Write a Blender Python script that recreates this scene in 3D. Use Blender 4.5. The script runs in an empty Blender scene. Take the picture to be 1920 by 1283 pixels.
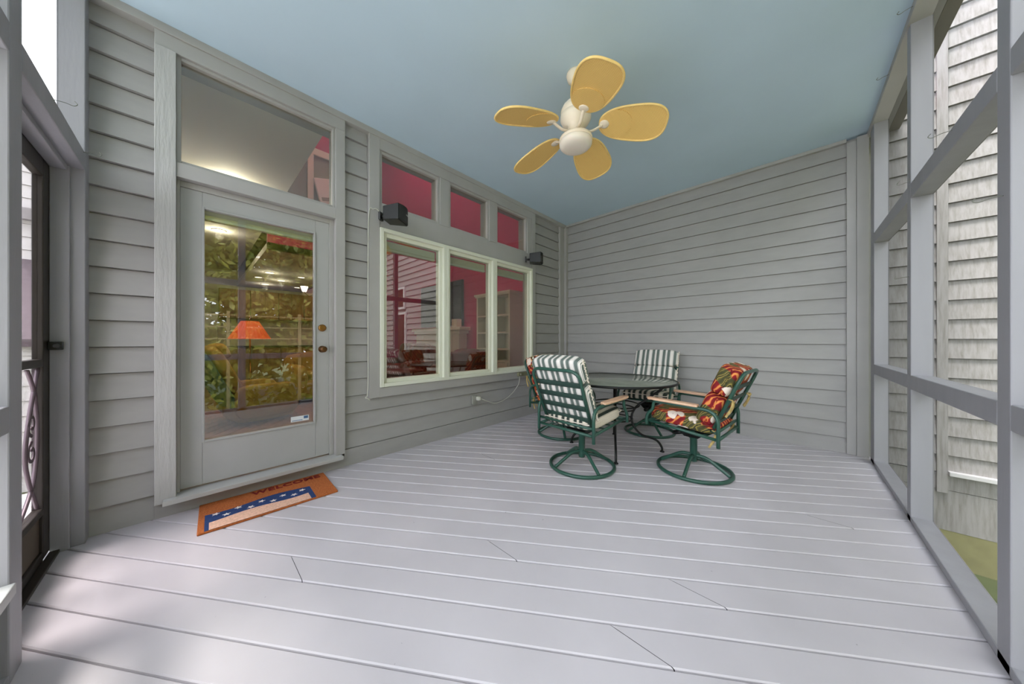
import bpy, bmesh, math, random
from math import sin, cos, pi, radians
from mathutils import Vector, Matrix
random.seed(7)
S = bpy.context.scene
COL = S.collection

# ------------------------------------------------------------------ camera, world, sun, exposure
FPX, HORIZON, YAW = 562.0, 639.0, 43.26
cam_d = bpy.data.cameras.new('camera')
cam = bpy.data.objects.new('camera', cam_d)
COL.objects.link(cam)
cam.location = (0, 0, 1.15)
cam.rotation_euler = (pi/2, 0, radians(YAW))
cam_d.sensor_fit = 'HORIZONTAL'
cam_d.sensor_width = 36.0
cam_d.lens = 36.0*FPX/1920.0
cam_d.shift_y = (HORIZON-641.5)/1920.0
cam_d.clip_start = 0.02
cam_d.clip_end = 200
S.camera = cam

world = bpy.data.worlds.new('overcast_sky')
S.world = world
world.use_nodes = True
wn = world.node_tree
bg = wn.nodes['Background']
bg.inputs[0].default_value = (0.89, 0.94, 1.0, 1)
bg.inputs[1].default_value = 2.25

sun_d = bpy.data.lights.new('sun', 'SUN')
sun_d.energy = 3.5
sun_d.angle = radians(18)
sun_d.color = (1.0, 0.95, 0.88)
sun = bpy.data.objects.new('sun', sun_d)
COL.objects.link(sun)
sun.location = (0, -6, 9)
# comes in over the screen door side (from -y), a little from +x, high
sun.rotation_euler = Vector((-0.12, -0.31, 0.94)).to_track_quat('Z', 'Y').to_euler()

S.view_settings.view_transform = 'Standard'
S.view_settings.look = 'None'
S.view_settings.exposure = 1.45
S.view_settings.gamma = 1.0
S.view_settings.use_curve_mapping = False

# ------------------------------------------------------------------ helpers
def lin(c):
    return tuple(((v/255.0)/12.92 if v/255.0 <= 0.04045 else ((v/255.0+0.055)/1.055)**2.4) for v in c)

class MB:
    """collects shapes into one mesh"""
    def __init__(self):
        self.v = []; self.f = []; self.sm = []; self.mi = []
    def add(self, verts, faces, smooth=False, mi=0, M=None):
        o = len(self.v)
        for p in verts:
            p = Vector(p)
            if M is not None: p = M @ p
            self.v.append(p)
        for f in faces:
            self.f.append([i+o for i in f]); self.sm.append(smooth); self.mi.append(mi)
        return self
    def box(self, x0, x1, y0, y1, z0, z1, M=None, mi=0):
        if x0 > x1: x0, x1 = x1, x0
        if y0 > y1: y0, y1 = y1, y0
        if z0 > z1: z0, z1 = z1, z0
        vs = [(x0,y0,z0),(x1,y0,z0),(x1,y1,z0),(x0,y1,z0),(x0,y0,z1),(x1,y0,z1),(x1,y1,z1),(x0,y1,z1)]
        fs = [(0,3,2,1),(4,5,6,7),(0,1,5,4),(1,2,6,5),(2,3,7,6),(3,0,4,7)]
        return self.add(vs, fs, M=M, mi=mi)
    def tube(self, pts, r, n=10, closed=False, caps=True, M=None, mi=0, flat=None):
        """sweep a circle (or ellipse with flat=(ra, rb, up)) along pts"""
        P = [Vector(p) for p in pts]
        m = len(P)
        if callable(r): rad = r
        else: rad = lambda t: r
        T = []
        for i in range(m):
            if closed: d = P[(i+1) % m]-P[i-1]
            elif i == 0: d = P[1]-P[0]
            elif i == m-1: d = P[-1]-P[-2]
            else: d = (P[i+1]-P[i]).normalized()+(P[i]-P[i-1]).normalized()
            T.append(d.normalized())
        up = Vector((0,0,1)) if abs(T[0].z) < 0.9 else Vector((1,0,0))
        if flat is not None: up = Vector(flat[2])
        nrm = (up-T[0]*up.dot(T[0])).normalized()
        vs = []
        for i in range(m):
            nn = nrm-T[i]*nrm.dot(T[i])
            if nn.length < 1e-6: nn = T[i].orthogonal()
            nrm = nn.normalized()
            b = T[i].cross(nrm)
            rr = rad(i/(m-1) if m > 1 else 0)
            ra, rb = (rr, rr) if flat is None else (flat[0], flat[1])
            for k in range(n):
                a = 2*pi*k/n
                vs.append(P[i]+nrm*(cos(a)*ra)+b*(sin(a)*rb))
        fs = []
        seg = m if closed else m-1
        for i in range(seg):
            j = (i+1) % m
            for k in range(n):
                l = (k+1) % n
                fs.append((i*n+k, i*n+l, j*n+l, j*n+k))
        if caps and not closed:
            fs.append(tuple(range(n-1, -1, -1)))
            fs.append(tuple((m-1)*n+k for k in range(n)))
        return self.add(vs, fs, smooth=True, M=M, mi=mi)
    def lathe(self, prof, n=32, M=None, mi=0, smooth=True):
        vs = []; fs = []
        m = len(prof)
        for (r, z) in prof:
            for k in range(n):
                a = 2*pi*k/n
                vs.append((r*cos(a), r*sin(a), z))
        for i in range(m-1):
            for k in range(n):
                l = (k+1) % n
                fs.append((i*n+k, i*n+l, (i+1)*n+l, (i+1)*n+k))
        if prof[0][0] > 1e-5: fs.append(tuple(range(n-1, -1, -1)))
        if prof[-1][0] > 1e-5: fs.append(tuple((m-1)*n+k for k in range(n)))
        return self.add(vs, fs, smooth=smooth, M=M, mi=mi)
    def prism(self, poly, h, M=None, mi=0, z0=0.0):
        n = len(poly)
        vs = [(p[0], p[1], z0) for p in poly]+[(p[0], p[1], z0+h) for p in poly]
        fs = [tuple(range(n-1, -1, -1)), tuple(range(n, 2*n))]
        fs += [(i, (i+1) % n, n+(i+1) % n, n+i) for i in range(n)]
        return self.add(vs, fs, M=M, mi=mi)
    def puff(self, cx, cy, cz, sx, sy, sz, p=5.0, n=10, M=None, mi=0, pz=None):
        """rounded cushion block: cube grid pushed onto a p-norm ball"""
        vs = {}; out = []; fs = []
        def vid(q):
            key = tuple(round(t, 5) for t in q)
            if key not in vs:
                q = Vector(q)
                L = (abs(q.x)**p+abs(q.y)**p+abs(q.z)**p)**(1.0/p)
                w = q/L
                vs[key] = len(out)
                out.append((cx+w.x*sx/2, cy+w.y*sy/2, cz+w.z*sz/2))
            return vs[key]
        g = [math.tan((-1+2*i/n)*pi/4)*1.0 for i in range(n+1)]
        for ax in range(3):
            for s in (-1, 1):
                for i in range(n):
                    for j in range(n):
                        q = []
                        for (a, b) in ((g[i],g[j]),(g[i+1],g[j]),(g[i+1],g[j+1]),(g[i],g[j+1])):
                            c = [0,0,0]; c[ax] = s; c[(ax+1) % 3] = a; c[(ax+2) % 3] = b
                            q.append(vid(c))
                        if s < 0: q.reverse()
                        fs.append(tuple(q))
        return self.add(out, fs, smooth=True, M=M, mi=mi)
    def obj(self, name, mat, parent=None, bevel=0.0, subsurf=0):
        me = bpy.data.meshes.new(name)
        me.from_pydata([tuple(v) for v in self.v], [], self.f)
        mats = mat if isinstance(mat, (list, tuple)) else [mat]
        for m in mats: me.materials.append(m)
        for p, s, k in zip(me.polygons, self.sm, self.mi):
            p.use_smooth = s; p.material_index = k
        me.update()
        o = bpy.data.objects.new(name, me)
        COL.objects.link(o)
        if parent is not None: o.parent = parent
        if bevel > 0:
            b = o.modifiers.new('bevel', 'BEVEL'); b.width = bevel; b.segments = 2; b.limit_method = 'ANGLE'; b.angle_limit = radians(50)
        if subsurf:
            b = o.modifiers.new('sub', 'SUBSURF'); b.levels = subsurf; b.render_levels = subsurf
        return o

def tag(o, label=None, cat=None, group=None, kind=None):
    if label: o['label'] = label
    if cat: o['category'] = cat
    if group: o['group'] = group
    if kind: o['kind'] = kind
    return o
def struct(o, label=None, cat=None):
    return tag(o, label, cat, None, 'structure')
def thing(name, label, cat, loc=(0,0,0), rz=0.0, group=None, kind=None):
    o = bpy.data.objects.new(name, None)
    o.empty_display_size = 0.1
    COL.objects.link(o)
    o.location = loc; o.rotation_euler = (0, 0, rz)
    return tag(o, label, cat, group, kind)
def copy_tree(o, parent=None):
    c = o.copy(); COL.objects.link(c)
    if parent is not None: c.parent = parent
    for ch in list(o.children): copy_tree(ch, c)
    return c
def spline(pts, n=8):
    """Catmull-Rom through pts"""
    P = [Vector(p) for p in pts]
    out = []
    for i in range(len(P)-1):
        p0 = P[max(i-1, 0)]; p1 = P[i]; p2 = P[i+1]; p3 = P[min(i+2, len(P)-1)]
        for k in range(n):
            t = k/n
            out.append(0.5*((2*p1)+(p2-p0)*t+(2*p0-5*p1+4*p2-p3)*t*t+(3*p1-p0-3*p2+p3)*t*t*t))
    out.append(P[-1])
    return out
def fillet(pts, r, n=6):
    """polyline with rounded corners"""
    P = [Vector(p) for p in pts]
    out = [P[0]]
    for i in range(1, len(P)-1):
        a = (P[i-1]-P[i]); b = (P[i+1]-P[i])
        rr = min(r, a.length*0.49, b.length*0.49)
        A = P[i]+a.normalized()*rr; B = P[i]+b.normalized()*rr
        for k in range(n+1):
            t = k/n
            out.append(A*(1-t)**2+P[i]*2*t*(1-t)+B*t*t)
    out.append(P[-1])
    return out
def T3(x, y, z): return Matrix.Translation((x, y, z))
def RX(a): return Matrix.Rotation(a, 4, 'X')
def RY(a): return Matrix.Rotation(a, 4, 'Y')
def RZ(a): return Matrix.Rotation(a, 4, 'Z')

# ------------------------------------------------------------------ materials
def new_mat(name):
    m = bpy.data.materials.new(name); m.use_nodes = True
    nt = m.node_tree
    return m, nt, nt.nodes['Principled BSDF']
def N(nt, kind, **kw):
    n = nt.nodes.new(kind)
    for k, v in kw.items(): setattr(n, k, v)
    return n
def mixrgb(nt, fac, a, b, blend='MIX'):
    n = nt.nodes.new('ShaderNodeMix'); n.data_type = 'RGBA'; n.blend_type = blend
    for sock, val in ((n.inputs['Factor'], fac), (n.inputs[6], a), (n.inputs[7], b)):
        if hasattr(val, 'is_linked') or isinstance(val, bpy.types.NodeSocket): nt.links.new(val, sock)
        elif isinstance(val, (int, float)): sock.default_value = val
        else: sock.default_value = (*val, 1) if len(val) == 3 else val
    return n.outputs[2]
def noise(nt, scale, detail=3, stretch=None, coord='Object', rough=0.5):
    tc = N(nt, 'ShaderNodeTexCoord'); src = tc.outputs[coord]
    if stretch:
        mp = N(nt, 'ShaderNodeMapping'); mp.inputs['Scale'].default_value = stretch
        nt.links.new(src, mp.inputs[0]); src = mp.outputs[0]
    n = N(nt, 'ShaderNodeTexNoise'); n.inputs['Scale'].default_value = scale; n.inputs['Detail'].default_value = detail
    n.inputs['Roughness'].default_value = rough
    nt.links.new(src, n.inputs['Vector'])
    return n.outputs['Fac']
def ramp(nt, fac, stops, interp='LINEAR'):
    r = N(nt, 'ShaderNodeValToRGB'); cr = r.color_ramp; cr.interpolation = interp
    while len(cr.elements) > 1: cr.elements.remove(cr.elements[-1])
    cr.elements[0].position = stops[0][0]; cr.elements[0].color = (*stops[0][1], 1)
    for p, c in stops[1:]:
        e = cr.elements.new(p); e.color = (*c, 1)
    nt.links.new(fac, r.inputs[0])
    return r.outputs[0]
def bump(nt, h, strength, dist, bsdf):
    b = N(nt, 'ShaderNodeBump'); b.inputs['Strength'].default_value = strength; b.inputs['Distance'].default_value = dist
    nt.links.new(h, b.inputs['Height']); nt.links.new(b.outputs[0], bsdf.inputs['Normal'])
def simple(name, rgb, rough=0.5, metal=0.0, var=0.0, vscale=6.0, bmp=0.0, bscale=60.0, stretch=None, spec=None):
    m, nt, b = new_mat(name)
    c = lin(rgb)
    b.inputs['Base Color'].default_value = (*c, 1)
    b.inputs['Roughness'].default_value = rough
    b.inputs['Metallic'].default_value = metal
    if spec is not None: b.inputs['Specular IOR Level'].default_value = spec
    if var > 0:
        f = noise(nt, vscale, 4, stretch)
        r = ramp(nt, f, [(0.3, tuple(v*(1-var) for v in c)), (0.7, tuple(min(1, v*(1+var)) for v in c))])
        nt.links.new(r, b.inputs['Base Color'])
    if bmp > 0:
        bump(nt, noise(nt, bscale, 4, stretch), bmp, 0.004, b)
    return m
def glass_mat(name, tint=(1,1,1), f0=0.07, rough=0.0):
    """thin pane: Schlick reflection over clear transmission, the same from both sides"""
    m = bpy.data.materials.new(name); m.use_nodes = True; nt = m.node_tree
    nt.nodes.clear()
    out = N(nt, 'ShaderNodeOutputMaterial'); mix = N(nt, 'ShaderNodeMixShader')
    g = N(nt, 'ShaderNodeNewGeometry')
    dt = N(nt, 'ShaderNodeVectorMath', operation='DOT_PRODUCT')
    nt.links.new(g.outputs['Normal'], dt.inputs[0]); nt.links.new(g.outputs['Incoming'], dt.inputs[1])
    ab = N(nt, 'ShaderNodeMath', operation='ABSOLUTE'); nt.links.new(dt.outputs['Value'], ab.inputs[0])
    on = N(nt, 'ShaderNodeMath', operation='SUBTRACT'); on.inputs[0].default_value = 1.0; nt.links.new(ab.outputs[0], on.inputs[1])
    pw = N(nt, 'ShaderNodeMath', operation='POWER'); pw.inputs[1].default_value = 5.0; nt.links.new(on.outputs[0], pw.inputs[0])
    ma = N(nt, 'ShaderNodeMath', operation='MULTIPLY_ADD'); ma.inputs[1].default_value = 1-f0; ma.inputs[2].default_value = f0; nt.links.new(pw.outputs[0], ma.inputs[0])
    tr = N(nt, 'ShaderNodeBsdfTransparent'); tr.inputs[0].default_value = (*tint, 1)
    gl = N(nt, 'ShaderNodeBsdfGlossy'); gl.inputs['Roughness'].default_value = rough
    nt.links.new(ma.outputs[0], mix.inputs[0]); nt.links.new(tr.outputs[0], mix.inputs[1]); nt.links.new(gl.outputs[0], mix.inputs[2])
    nt.links.new(mix.outputs[0], out.inputs[0])
    return m
def screen_mat():
    """insect screen: the wires cover more of the view the more obliquely light passes"""
    m = bpy.data.materials.new('insect_screen'); m.use_nodes = True; nt = m.node_tree
    nt.nodes.clear()
    out = N(nt, 'ShaderNodeOutputMaterial'); mix = N(nt, 'ShaderNodeMixShader')
    g = N(nt, 'ShaderNodeNewGeometry')
    dt = N(nt, 'ShaderNodeVectorMath', operation='DOT_PRODUCT')
    nt.links.new(g.outputs['Normal'], dt.inputs[0]); nt.links.new(g.outputs['Incoming'], dt.inputs[1])
    ab = N(nt, 'ShaderNodeMath', operation='ABSOLUTE'); nt.links.new(dt.outputs['Value'], ab.inputs[0])
    dv = N(nt, 'ShaderNodeMath', operation='DIVIDE'); dv.inputs[0].default_value = -0.15; nt.links.new(ab.outputs[0], dv.inputs[1])
    ex = N(nt, 'ShaderNodeMath', operation='EXPONENT'); nt.links.new(dv.outputs[0], ex.inputs[0])
    df = N(nt, 'ShaderNodeBsdfDiffuse'); df.inputs[0].default_value = (0.11, 0.105, 0.10, 1)
    tr = N(nt, 'ShaderNodeBsdfTransparent')
    nt.links.new(ex.outputs[0], mix.inputs[0]); nt.links.new(df.outputs[0], mix.inputs[1]); nt.links.new(tr.outputs[0], mix.inputs[2])
    nt.links.new(mix.outputs[0], out.inputs[0])
    return m

SIDING = simple('siding_paint', (164,162,160), 0.55, var=0.04, vscale=5, bmp=0.04, bscale=90, stretch=(1,1,3))
TRIM = simple('trim_paint', (171,169,166), 0.5, var=0.04, vscale=4, bmp=0.05, bscale=30)
ROUGH = simple('rough_sawn_paint', (180,179,177), 0.6, var=0.06, vscale=6, bmp=0.95, bscale=26, stretch=(2.2,2.2,0.35))
POST = simple('post_paint', (152,151,156), 0.5, var=0.05, vscale=3, bmp=0.15, bscale=30, stretch=(3,3,0.4))
DOORP = simple('door_paint', (174,174,173), 0.42, var=0.02)
SILLP = simple('sill_paint', (182,182,180), 0.4, var=0.03)
CEIL = simple('ceiling_blue', (198,220,236), 0.6, var=0.02, vscale=2, bmp=0.03, bscale=12)
WWHITE = simple('window_cream', (226,228,212), 0.4)
def deck_mat():
    m, nt, b = new_mat('deck_paint')
    c = lin((194,189,194))
    f = noise(nt, 2.5, 4)
    r = ramp(nt, f, [(0.3, tuple(v*0.95 for v in c)), (0.7, tuple(v*1.04 for v in c))])
    sp = noise(nt, 38, 2)
    k = ramp(nt, sp, [(0.76, (1,1,1)), (0.80, (0.55,0.55,0.55))])
    nt.links.new(mixrgb(nt, 1.0, r, k, 'MULTIPLY'), b.inputs['Base Color'])
    b.inputs['Roughness'].default_value = 0.42
    bump(nt, noise(nt, 30, 4), 0.10, 0.003, b)
    return m
DECK = deck_mat()
DARK = simple('dark_gap', (40,40,42), 0.9)
def weathered():
    m, nt, b = new_mat('weathered_siding')
    c = lin((172,169,168)); d = lin((138,133,127))
    st = noise(nt, 9, 5, (6,6,0.5), rough=0.65)
    r = ramp(nt, st, [(0.42, c), (0.75, d)])
    nt.links.new(r, b.inputs['Base Color']); b.inputs['Roughness'].default_value = 0.75
    return m
WSIDE = weathered()
GLASS = glass_mat('window_glass', (0.86,0.89,0.86), 0.125)
BRONZE = simple('bronze_aluminium', (48,42,38), 0.45, metal=0.2)
BLACK = simple('black_plastic', (26,27,26), 0.45, bmp=0.1, bscale=200)
BLACKM = simple('black_grille', (46,48,47), 0.6, bmp=0.5, bscale=400)
BRASS = simple('aged_brass', (150,110,60), 0.3, metal=0.9)
BRASSD = simple('dark_brass', (104,74,44), 0.35, metal=0.8)
GREEN = simple('green_enamel', (42,80,68), 0.32, var=0.05)
GREEND = simple('green_strap', (34,60,52), 0.55)
IRON = simple('black_iron', (24,25,25), 0.45, metal=0.3)
def wood_mat(name, a, b_, scale=14, stretch=(6,1,6)):
    m, nt, b = new_mat(name)
    f = noise(nt, scale, 5, stretch)
    nt.links.new(ramp(nt, f, [(0.3, lin(a)), (0.7, lin(b_))]), b.inputs['Base Color'])
    b.inputs['Roughness'].default_value = 0.5
    return m
TEAK = wood_mat('teak_arm', (206,160,128), (232,196,166))
SCREEN = screen_mat()
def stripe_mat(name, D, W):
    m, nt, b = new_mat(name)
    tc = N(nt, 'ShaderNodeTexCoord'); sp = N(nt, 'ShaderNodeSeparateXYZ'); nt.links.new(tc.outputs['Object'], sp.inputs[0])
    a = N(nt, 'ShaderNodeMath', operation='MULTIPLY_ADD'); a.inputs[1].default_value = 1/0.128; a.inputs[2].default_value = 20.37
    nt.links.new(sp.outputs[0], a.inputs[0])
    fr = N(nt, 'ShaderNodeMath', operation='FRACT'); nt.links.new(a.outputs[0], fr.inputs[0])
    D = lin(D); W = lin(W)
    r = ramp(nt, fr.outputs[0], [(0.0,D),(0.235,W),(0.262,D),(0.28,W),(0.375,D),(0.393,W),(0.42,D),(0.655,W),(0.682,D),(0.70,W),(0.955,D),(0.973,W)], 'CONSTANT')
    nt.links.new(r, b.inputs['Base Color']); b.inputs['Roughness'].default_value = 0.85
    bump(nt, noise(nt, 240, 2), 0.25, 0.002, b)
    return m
STRIPE = stripe_mat('lit_stripes', (98,110,104), (232,226,220))  # back pad copy of the fabric, stripes lightened as if backlit
STRIPED = stripe_mat('shaded_stripes', (46,56,50), (218,208,192))  # seat copy of the same fabric, colours darkened for shade
CREAMF = simple('cream_piping', (226,214,200), 0.85, var=0.08, vscale=40)
def floral_mat():
    m, nt, b = new_mat('floral_fabric')
    tc = N(nt, 'ShaderNodeTexCoord'); O = tc.outputs['Object']
    nz = N(nt, 'ShaderNodeTexNoise'); nz.inputs['Scale'].default_value = 9; nt.links.new(O, nz.inputs['Vector'])
    add = N(nt, 'ShaderNodeVectorMath', operation='MULTIPLY_ADD'); add.inputs[1].default_value = (0.09,0.09,0.09)
    nt.links.new(nz.outputs['Color'], add.inputs[0]); nt.links.new(O, add.inputs[2])
    wv = N(nt, 'ShaderNodeTexWave'); wv.bands_direction = 'DIAGONAL'; wv.inputs['Scale'].default_value = 10; wv.inputs['Distortion'].default_value = 5.0; wv.inputs['Detail'].default_value = 1.5; wv.inputs['Detail Scale'].default_value = 1.2
    nt.links.new(O, wv.inputs['Vector'])
    red = ramp(nt, wv.outputs['Fac'], [(0.0, lin((118,14,26))), (0.70, lin((150,22,28))), (0.80, lin((206,92,46))), (0.95, lin((222,146,76)))])
    grn = ramp(nt, wv.outputs['Fac'], [(0.0, lin((64,64,36))), (0.6, lin((104,96,46))), (0.8, lin((176,156,78))), (0.95, lin((60,58,38)))])
    n2 = N(nt, 'ShaderNodeTexNoise'); n2.inputs['Scale'].default_value = 6.5; n2.inputs['Detail'].default_value = 1; nt.links.new(O, n2.inputs['Vector'])
    k = ramp(nt, n2.outputs['Fac'], [(0.54, (0,0,0)), (0.57, (1,1,1))])
    base = mixrgb(nt, k, red, grn)
    vo = N(nt, 'ShaderNodeTexVoronoi'); vo.inputs['Scale'].default_value = 8.0; nt.links.new(add.outputs[0], vo.inputs['Vector'])
    fl = ramp(nt, vo.outputs['Distance'], [(0.0, (0.1,0.1,0.1)), (0.06, (1,1,1)), (0.34, (1,1,1)), (0.38, (0,0,0))])
    se = N(nt, 'ShaderNodeSeparateColor'); nt.links.new(vo.outputs['Color'], se.inputs[0])
    pick = ramp(nt, se.outputs[0], [(0.30, (0,0,0)), (0.31, (1,1,1))])
    msk = mixrgb(nt, 1.0, fl, pick, 'MULTIPLY')
    fin = mixrgb(nt, msk, base, lin((238,222,208)))
    nt.links.new(fin, b.inputs['Base Color']); b.inputs['Roughness'].default_value = 0.85
    bump(nt, noise(nt, 240, 2), 0.2, 0.002, b)
    return m
FLORAL = floral_mat()
def wicker_mat():
    m, nt, b = new_mat('woven_wicker')
    tc = N(nt, 'ShaderNodeTexCoord')
    ws = []
    for d in ('X', 'Y'):
        w = N(nt, 'ShaderNodeTexWave'); w.bands_direction = d; w.inputs['Scale'].default_value = 34; nt.links.new(tc.outputs['Object'], w.inputs['Vector'])
        ws.append(w.outputs['Fac'])
    mx = N(nt, 'ShaderNodeMath', operation='MULTIPLY'); nt.links.new(ws[0], mx.inputs[0]); nt.links.new(ws[1], mx.inputs[1])
    nt.links.new(ramp(nt, mx.outputs[0], [(0.0, lin((236,188,102))), (0.8, lin((252,222,148)))]), b.inputs['Base Color'])
    b.inputs['Roughness'].default_value = 0.6
    bump(nt, mx.outputs[0], 0.5, 0.003, b)
    return m
WICKER = wicker_mat()
WRIM = simple('wicker_rim', (242,206,128), 0.5, var=0.06, vscale=30)
FANC = simple('fan_cream', (240,226,204), 0.4)
BOWL = simple('frosted_bowl', (236,226,212), 0.35)
BOWL.node_tree.nodes['Principled BSDF'].inputs['Subsurface Weight'].default_value = 0.2
MAGENTA = simple('magenta_paint', (182,30,92), 0.7)
IWHITE = simple('interior_white', (228,222,204), 0.5)
ICEIL = simple('interior_ceiling', (214,210,200), 0.8)
IFLOOR = wood_mat('interior_floor', (112,66,40), (150,96,60), 6, (1,8,1))
LEATHER = simple('brown_leather', (104,44,26), 0.4, var=0.2, vscale=5, bmp=0.1, bscale=30)
GOLDF = simple('gold_upholstery', (178,136,54), 0.8, var=0.15, vscale=4)
TEALF = simple('teal_upholstery', (30,96,98), 0.8, var=0.1)
TVB = simple('television_black', (10,11,11), 0.25)
CABW = wood_mat('kitchen_cabinet', (150,112,70), (176,136,88), 5, (3,3,0.6))
STONE = simple('counter_stone', (70,62,54), 0.3, var=0.3, vscale=20)
STEEL = simple('steel', (180,178,172), 0.3, metal=0.9)
RUG = simple('rug', (150,120,104), 0.95, var=0.25, vscale=10)
def emis(name, rgb, s):
    m, nt, b = new_mat(name)
    b.inputs['Base Color'].default_value = (*lin(rgb), 1)
    b.inputs['Emission Color'].default_value = (*lin(rgb), 1); b.inputs['Emission Strength'].default_value = s
    return m
LAMPG = emis('lamp_glow', (255,238,210), 1.6)
SHADE = emis('orange_shade', (236,92,44), 0.16)
def coir_mat():
    m, nt, b = new_mat('coir')
    f = noise(nt, 120, 3); g = noise(nt, 8, 3)
    a = ramp(nt, f, [(0.3, lin((150,76,32))), (0.7, lin((206,122,62)))])
    nt.links.new(mixrgb(nt, g, a, lin((178,96,44))), b.inputs['Base Color'])
    b.inputs['Roughness'].default_value = 0.95
    bump(nt, f, 0.9, 0.006, b)
    return m
COIR = coir_mat()
def pile(name, rgb):
    return simple(name, rgb, 0.95, var=0.18, vscale=90, bmp=0.7, bscale=130)
PNAVY = pile('navy_pile', (32,58,108)); PCREAM = pile('cream_pile', (228,184,160)); PWHITE = pile('white_pile', (232,220,216)); PRED = pile('red_pile', (122,24,14))
GRASS = simple('grass', (92,102,66), 0.95, var=0.35, vscale=3)
OLIVE = simple('mossy_foundation', (150,146,104), 0.85, var=0.15)
def leaf_mat(name, a, b_):
    m, nt, b = new_mat(name)
    oi = N(nt, 'ShaderNodeTexCoord')
    n = N(nt, 'ShaderNodeTexNoise'); n.inputs['Scale'].default_value = 2.2; nt.links.new(oi.outputs['Object'], n.inputs['Vector'])
    nt.links.new(ramp(nt, n.outputs['Fac'], [(0.3, lin(a)), (0.7, lin(b_))]), b.inputs['Base Color'])
    b.inputs['Roughness'].default_value = 0.5
    tl = N(nt, 'ShaderNodeBsdfTranslucent'); nt.links.new(b.inputs['Base Color'].links[0].from_socket, tl.inputs[0])
    mx = N(nt, 'ShaderNodeMixShader'); mx.inputs[0].default_value = 0.4
    nt.links.new(b.outputs[0], mx.inputs[1]); nt.links.new(tl.outputs[0], mx.inputs[2])
    nt.links.new(mx.outputs[0], nt.nodes['Material Output'].inputs[0])
    return m
LEAF1 = leaf_mat('leaf_dark', (118,134,48), (182,178,78))
LEAF2 = leaf_mat('leaf_light', (142,152,58), (206,196,100))
BARK = simple('bark', (90,74,56), 0.9, var=0.3, vscale=12)
SHINGLE = simple('roof_shingle', (112,100,108), 0.9, var=0.2, vscale=20)
HSIDE = simple('neighbour_siding', (222,220,222), 0.7)
FASCIA = simple('neighbour_fascia', (160,156,160), 0.7)
CABLEM = simple('white_cable', (206,206,192), 0.5)
CLOTHT = simple('fabric_tie', (176,152,96), 0.9, var=0.35, vscale=40)
def tabletop_mat():
    m, nt, b = new_mat('pebbled_glass')
    f = noise(nt, 5, 3)
    nt.links.new(ramp(nt, f, [(0.3, lin((120,126,114))), (0.7, lin((150,155,142)))]), b.inputs['Base Color'])
    b.inputs['Roughness'].default_value = 0.12
    b.inputs['Specular IOR Level'].default_value = 0.9
    bump(nt, noise(nt, 26, 2), 0.05, 0.003, b)
    return m
TABLEG = tabletop_mat()

# ------------------------------------------------------------------ setting: dimensions
XA, YB, XR, YL, ZC = -3.0, 4.57, 0.536, -0.42, 3.2
XI = -3.16                                   # inner face of the house wall

# ---- deck floor: diagonal boards
def clip(poly, a, b, c):
    """keep a*x+b*y<=c"""
    out = []
    for i in range(len(poly)):
        p, q = poly[i], poly[(i+1) % len(poly)]
        dp, dq = a*p[0]+b*p[1]-c, a*q[0]+b*q[1]-c
        if dp <= 0: out.append(p)
        if dp*dq < 0:
            t = dp/(dp-dq)
            out.append((p[0]+(q[0]-p[0])*t, p[1]+(q[1]-p[1])*t))
    return out
def deck(x0, x1, y0, y1, joints, off=1.1215):
    mb = MB()
    ang = radians(34.6); d = (cos(ang), sin(ang)); n = (-sin(ang), cos(ang)); P = 0.1435
    def at(u, v): return (d[0]*u+n[0]*v, d[1]*u+n[1]*v)
    for k in range(-60, 60):
        v0 = off+k*P+0.002; v1 = off+(k+1)*P-0.002
        prof = [(v0, -0.012), (v0+0.0015, -0.004), (v0+0.006, 0), (v1-0.006, 0), (v1-0.0015, -0.004), (v1, -0.012)]
        segs = [(y0, y1)]
        for (jx, jy) in joints:
            if v0 < n[0]*jx+n[1]*jy < v1:
                segs = [(y0, jy-0.0012), (jy+0.0012, y1)]
        for (ya, yb) in segs:
            for i in range(len(prof)-1):
                (a, za), (b, zb) = prof[i], prof[i+1]
                poly = [at(-12, a), at(12, a), at(12, b), at(-12, b)]
                for h in ((-1,0,-x0),(1,0,x1),(0,-1,-ya),(0,1,yb)):
                    poly = clip(poly, *h)
                    if not poly: break
                if len(poly) >= 3:
                    vs = []
                    for p in poly:
                        v = n[0]*p[0]+n[1]*p[1]
                        vs.append((p[0], p[1], za+(zb-za)*(v-a)/(b-a)))
                    mb.add(vs, [tuple(range(len(vs)))])
    mb.box(x0, x1, y0, y1, -0.05, -0.013, mi=1)
    return mb
J = [(-1.18,1.16), (-0.42,1.155), (-1.79,0.357), (-0.39,1.57), (-2.3,2.0), (0.1,2.77)]
struct(deck(-3.1, 0.63, -0.52, 4.62, J).obj('floor', [DECK, DARK]), 'lavender grey painted deck boards laid diagonally across the porch', 'floor')

# ---- ceiling
mb = MB(); mb.box(-3.16, XR+0.089+0.03, -1.15, 4.75, ZC, ZC+0.12)  # runs past the left screens as an unseen eave added to block sun
struct(mb.obj('ceiling', CEIL), 'flat pale blue porch ceiling above the fan', 'ceiling')

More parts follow.
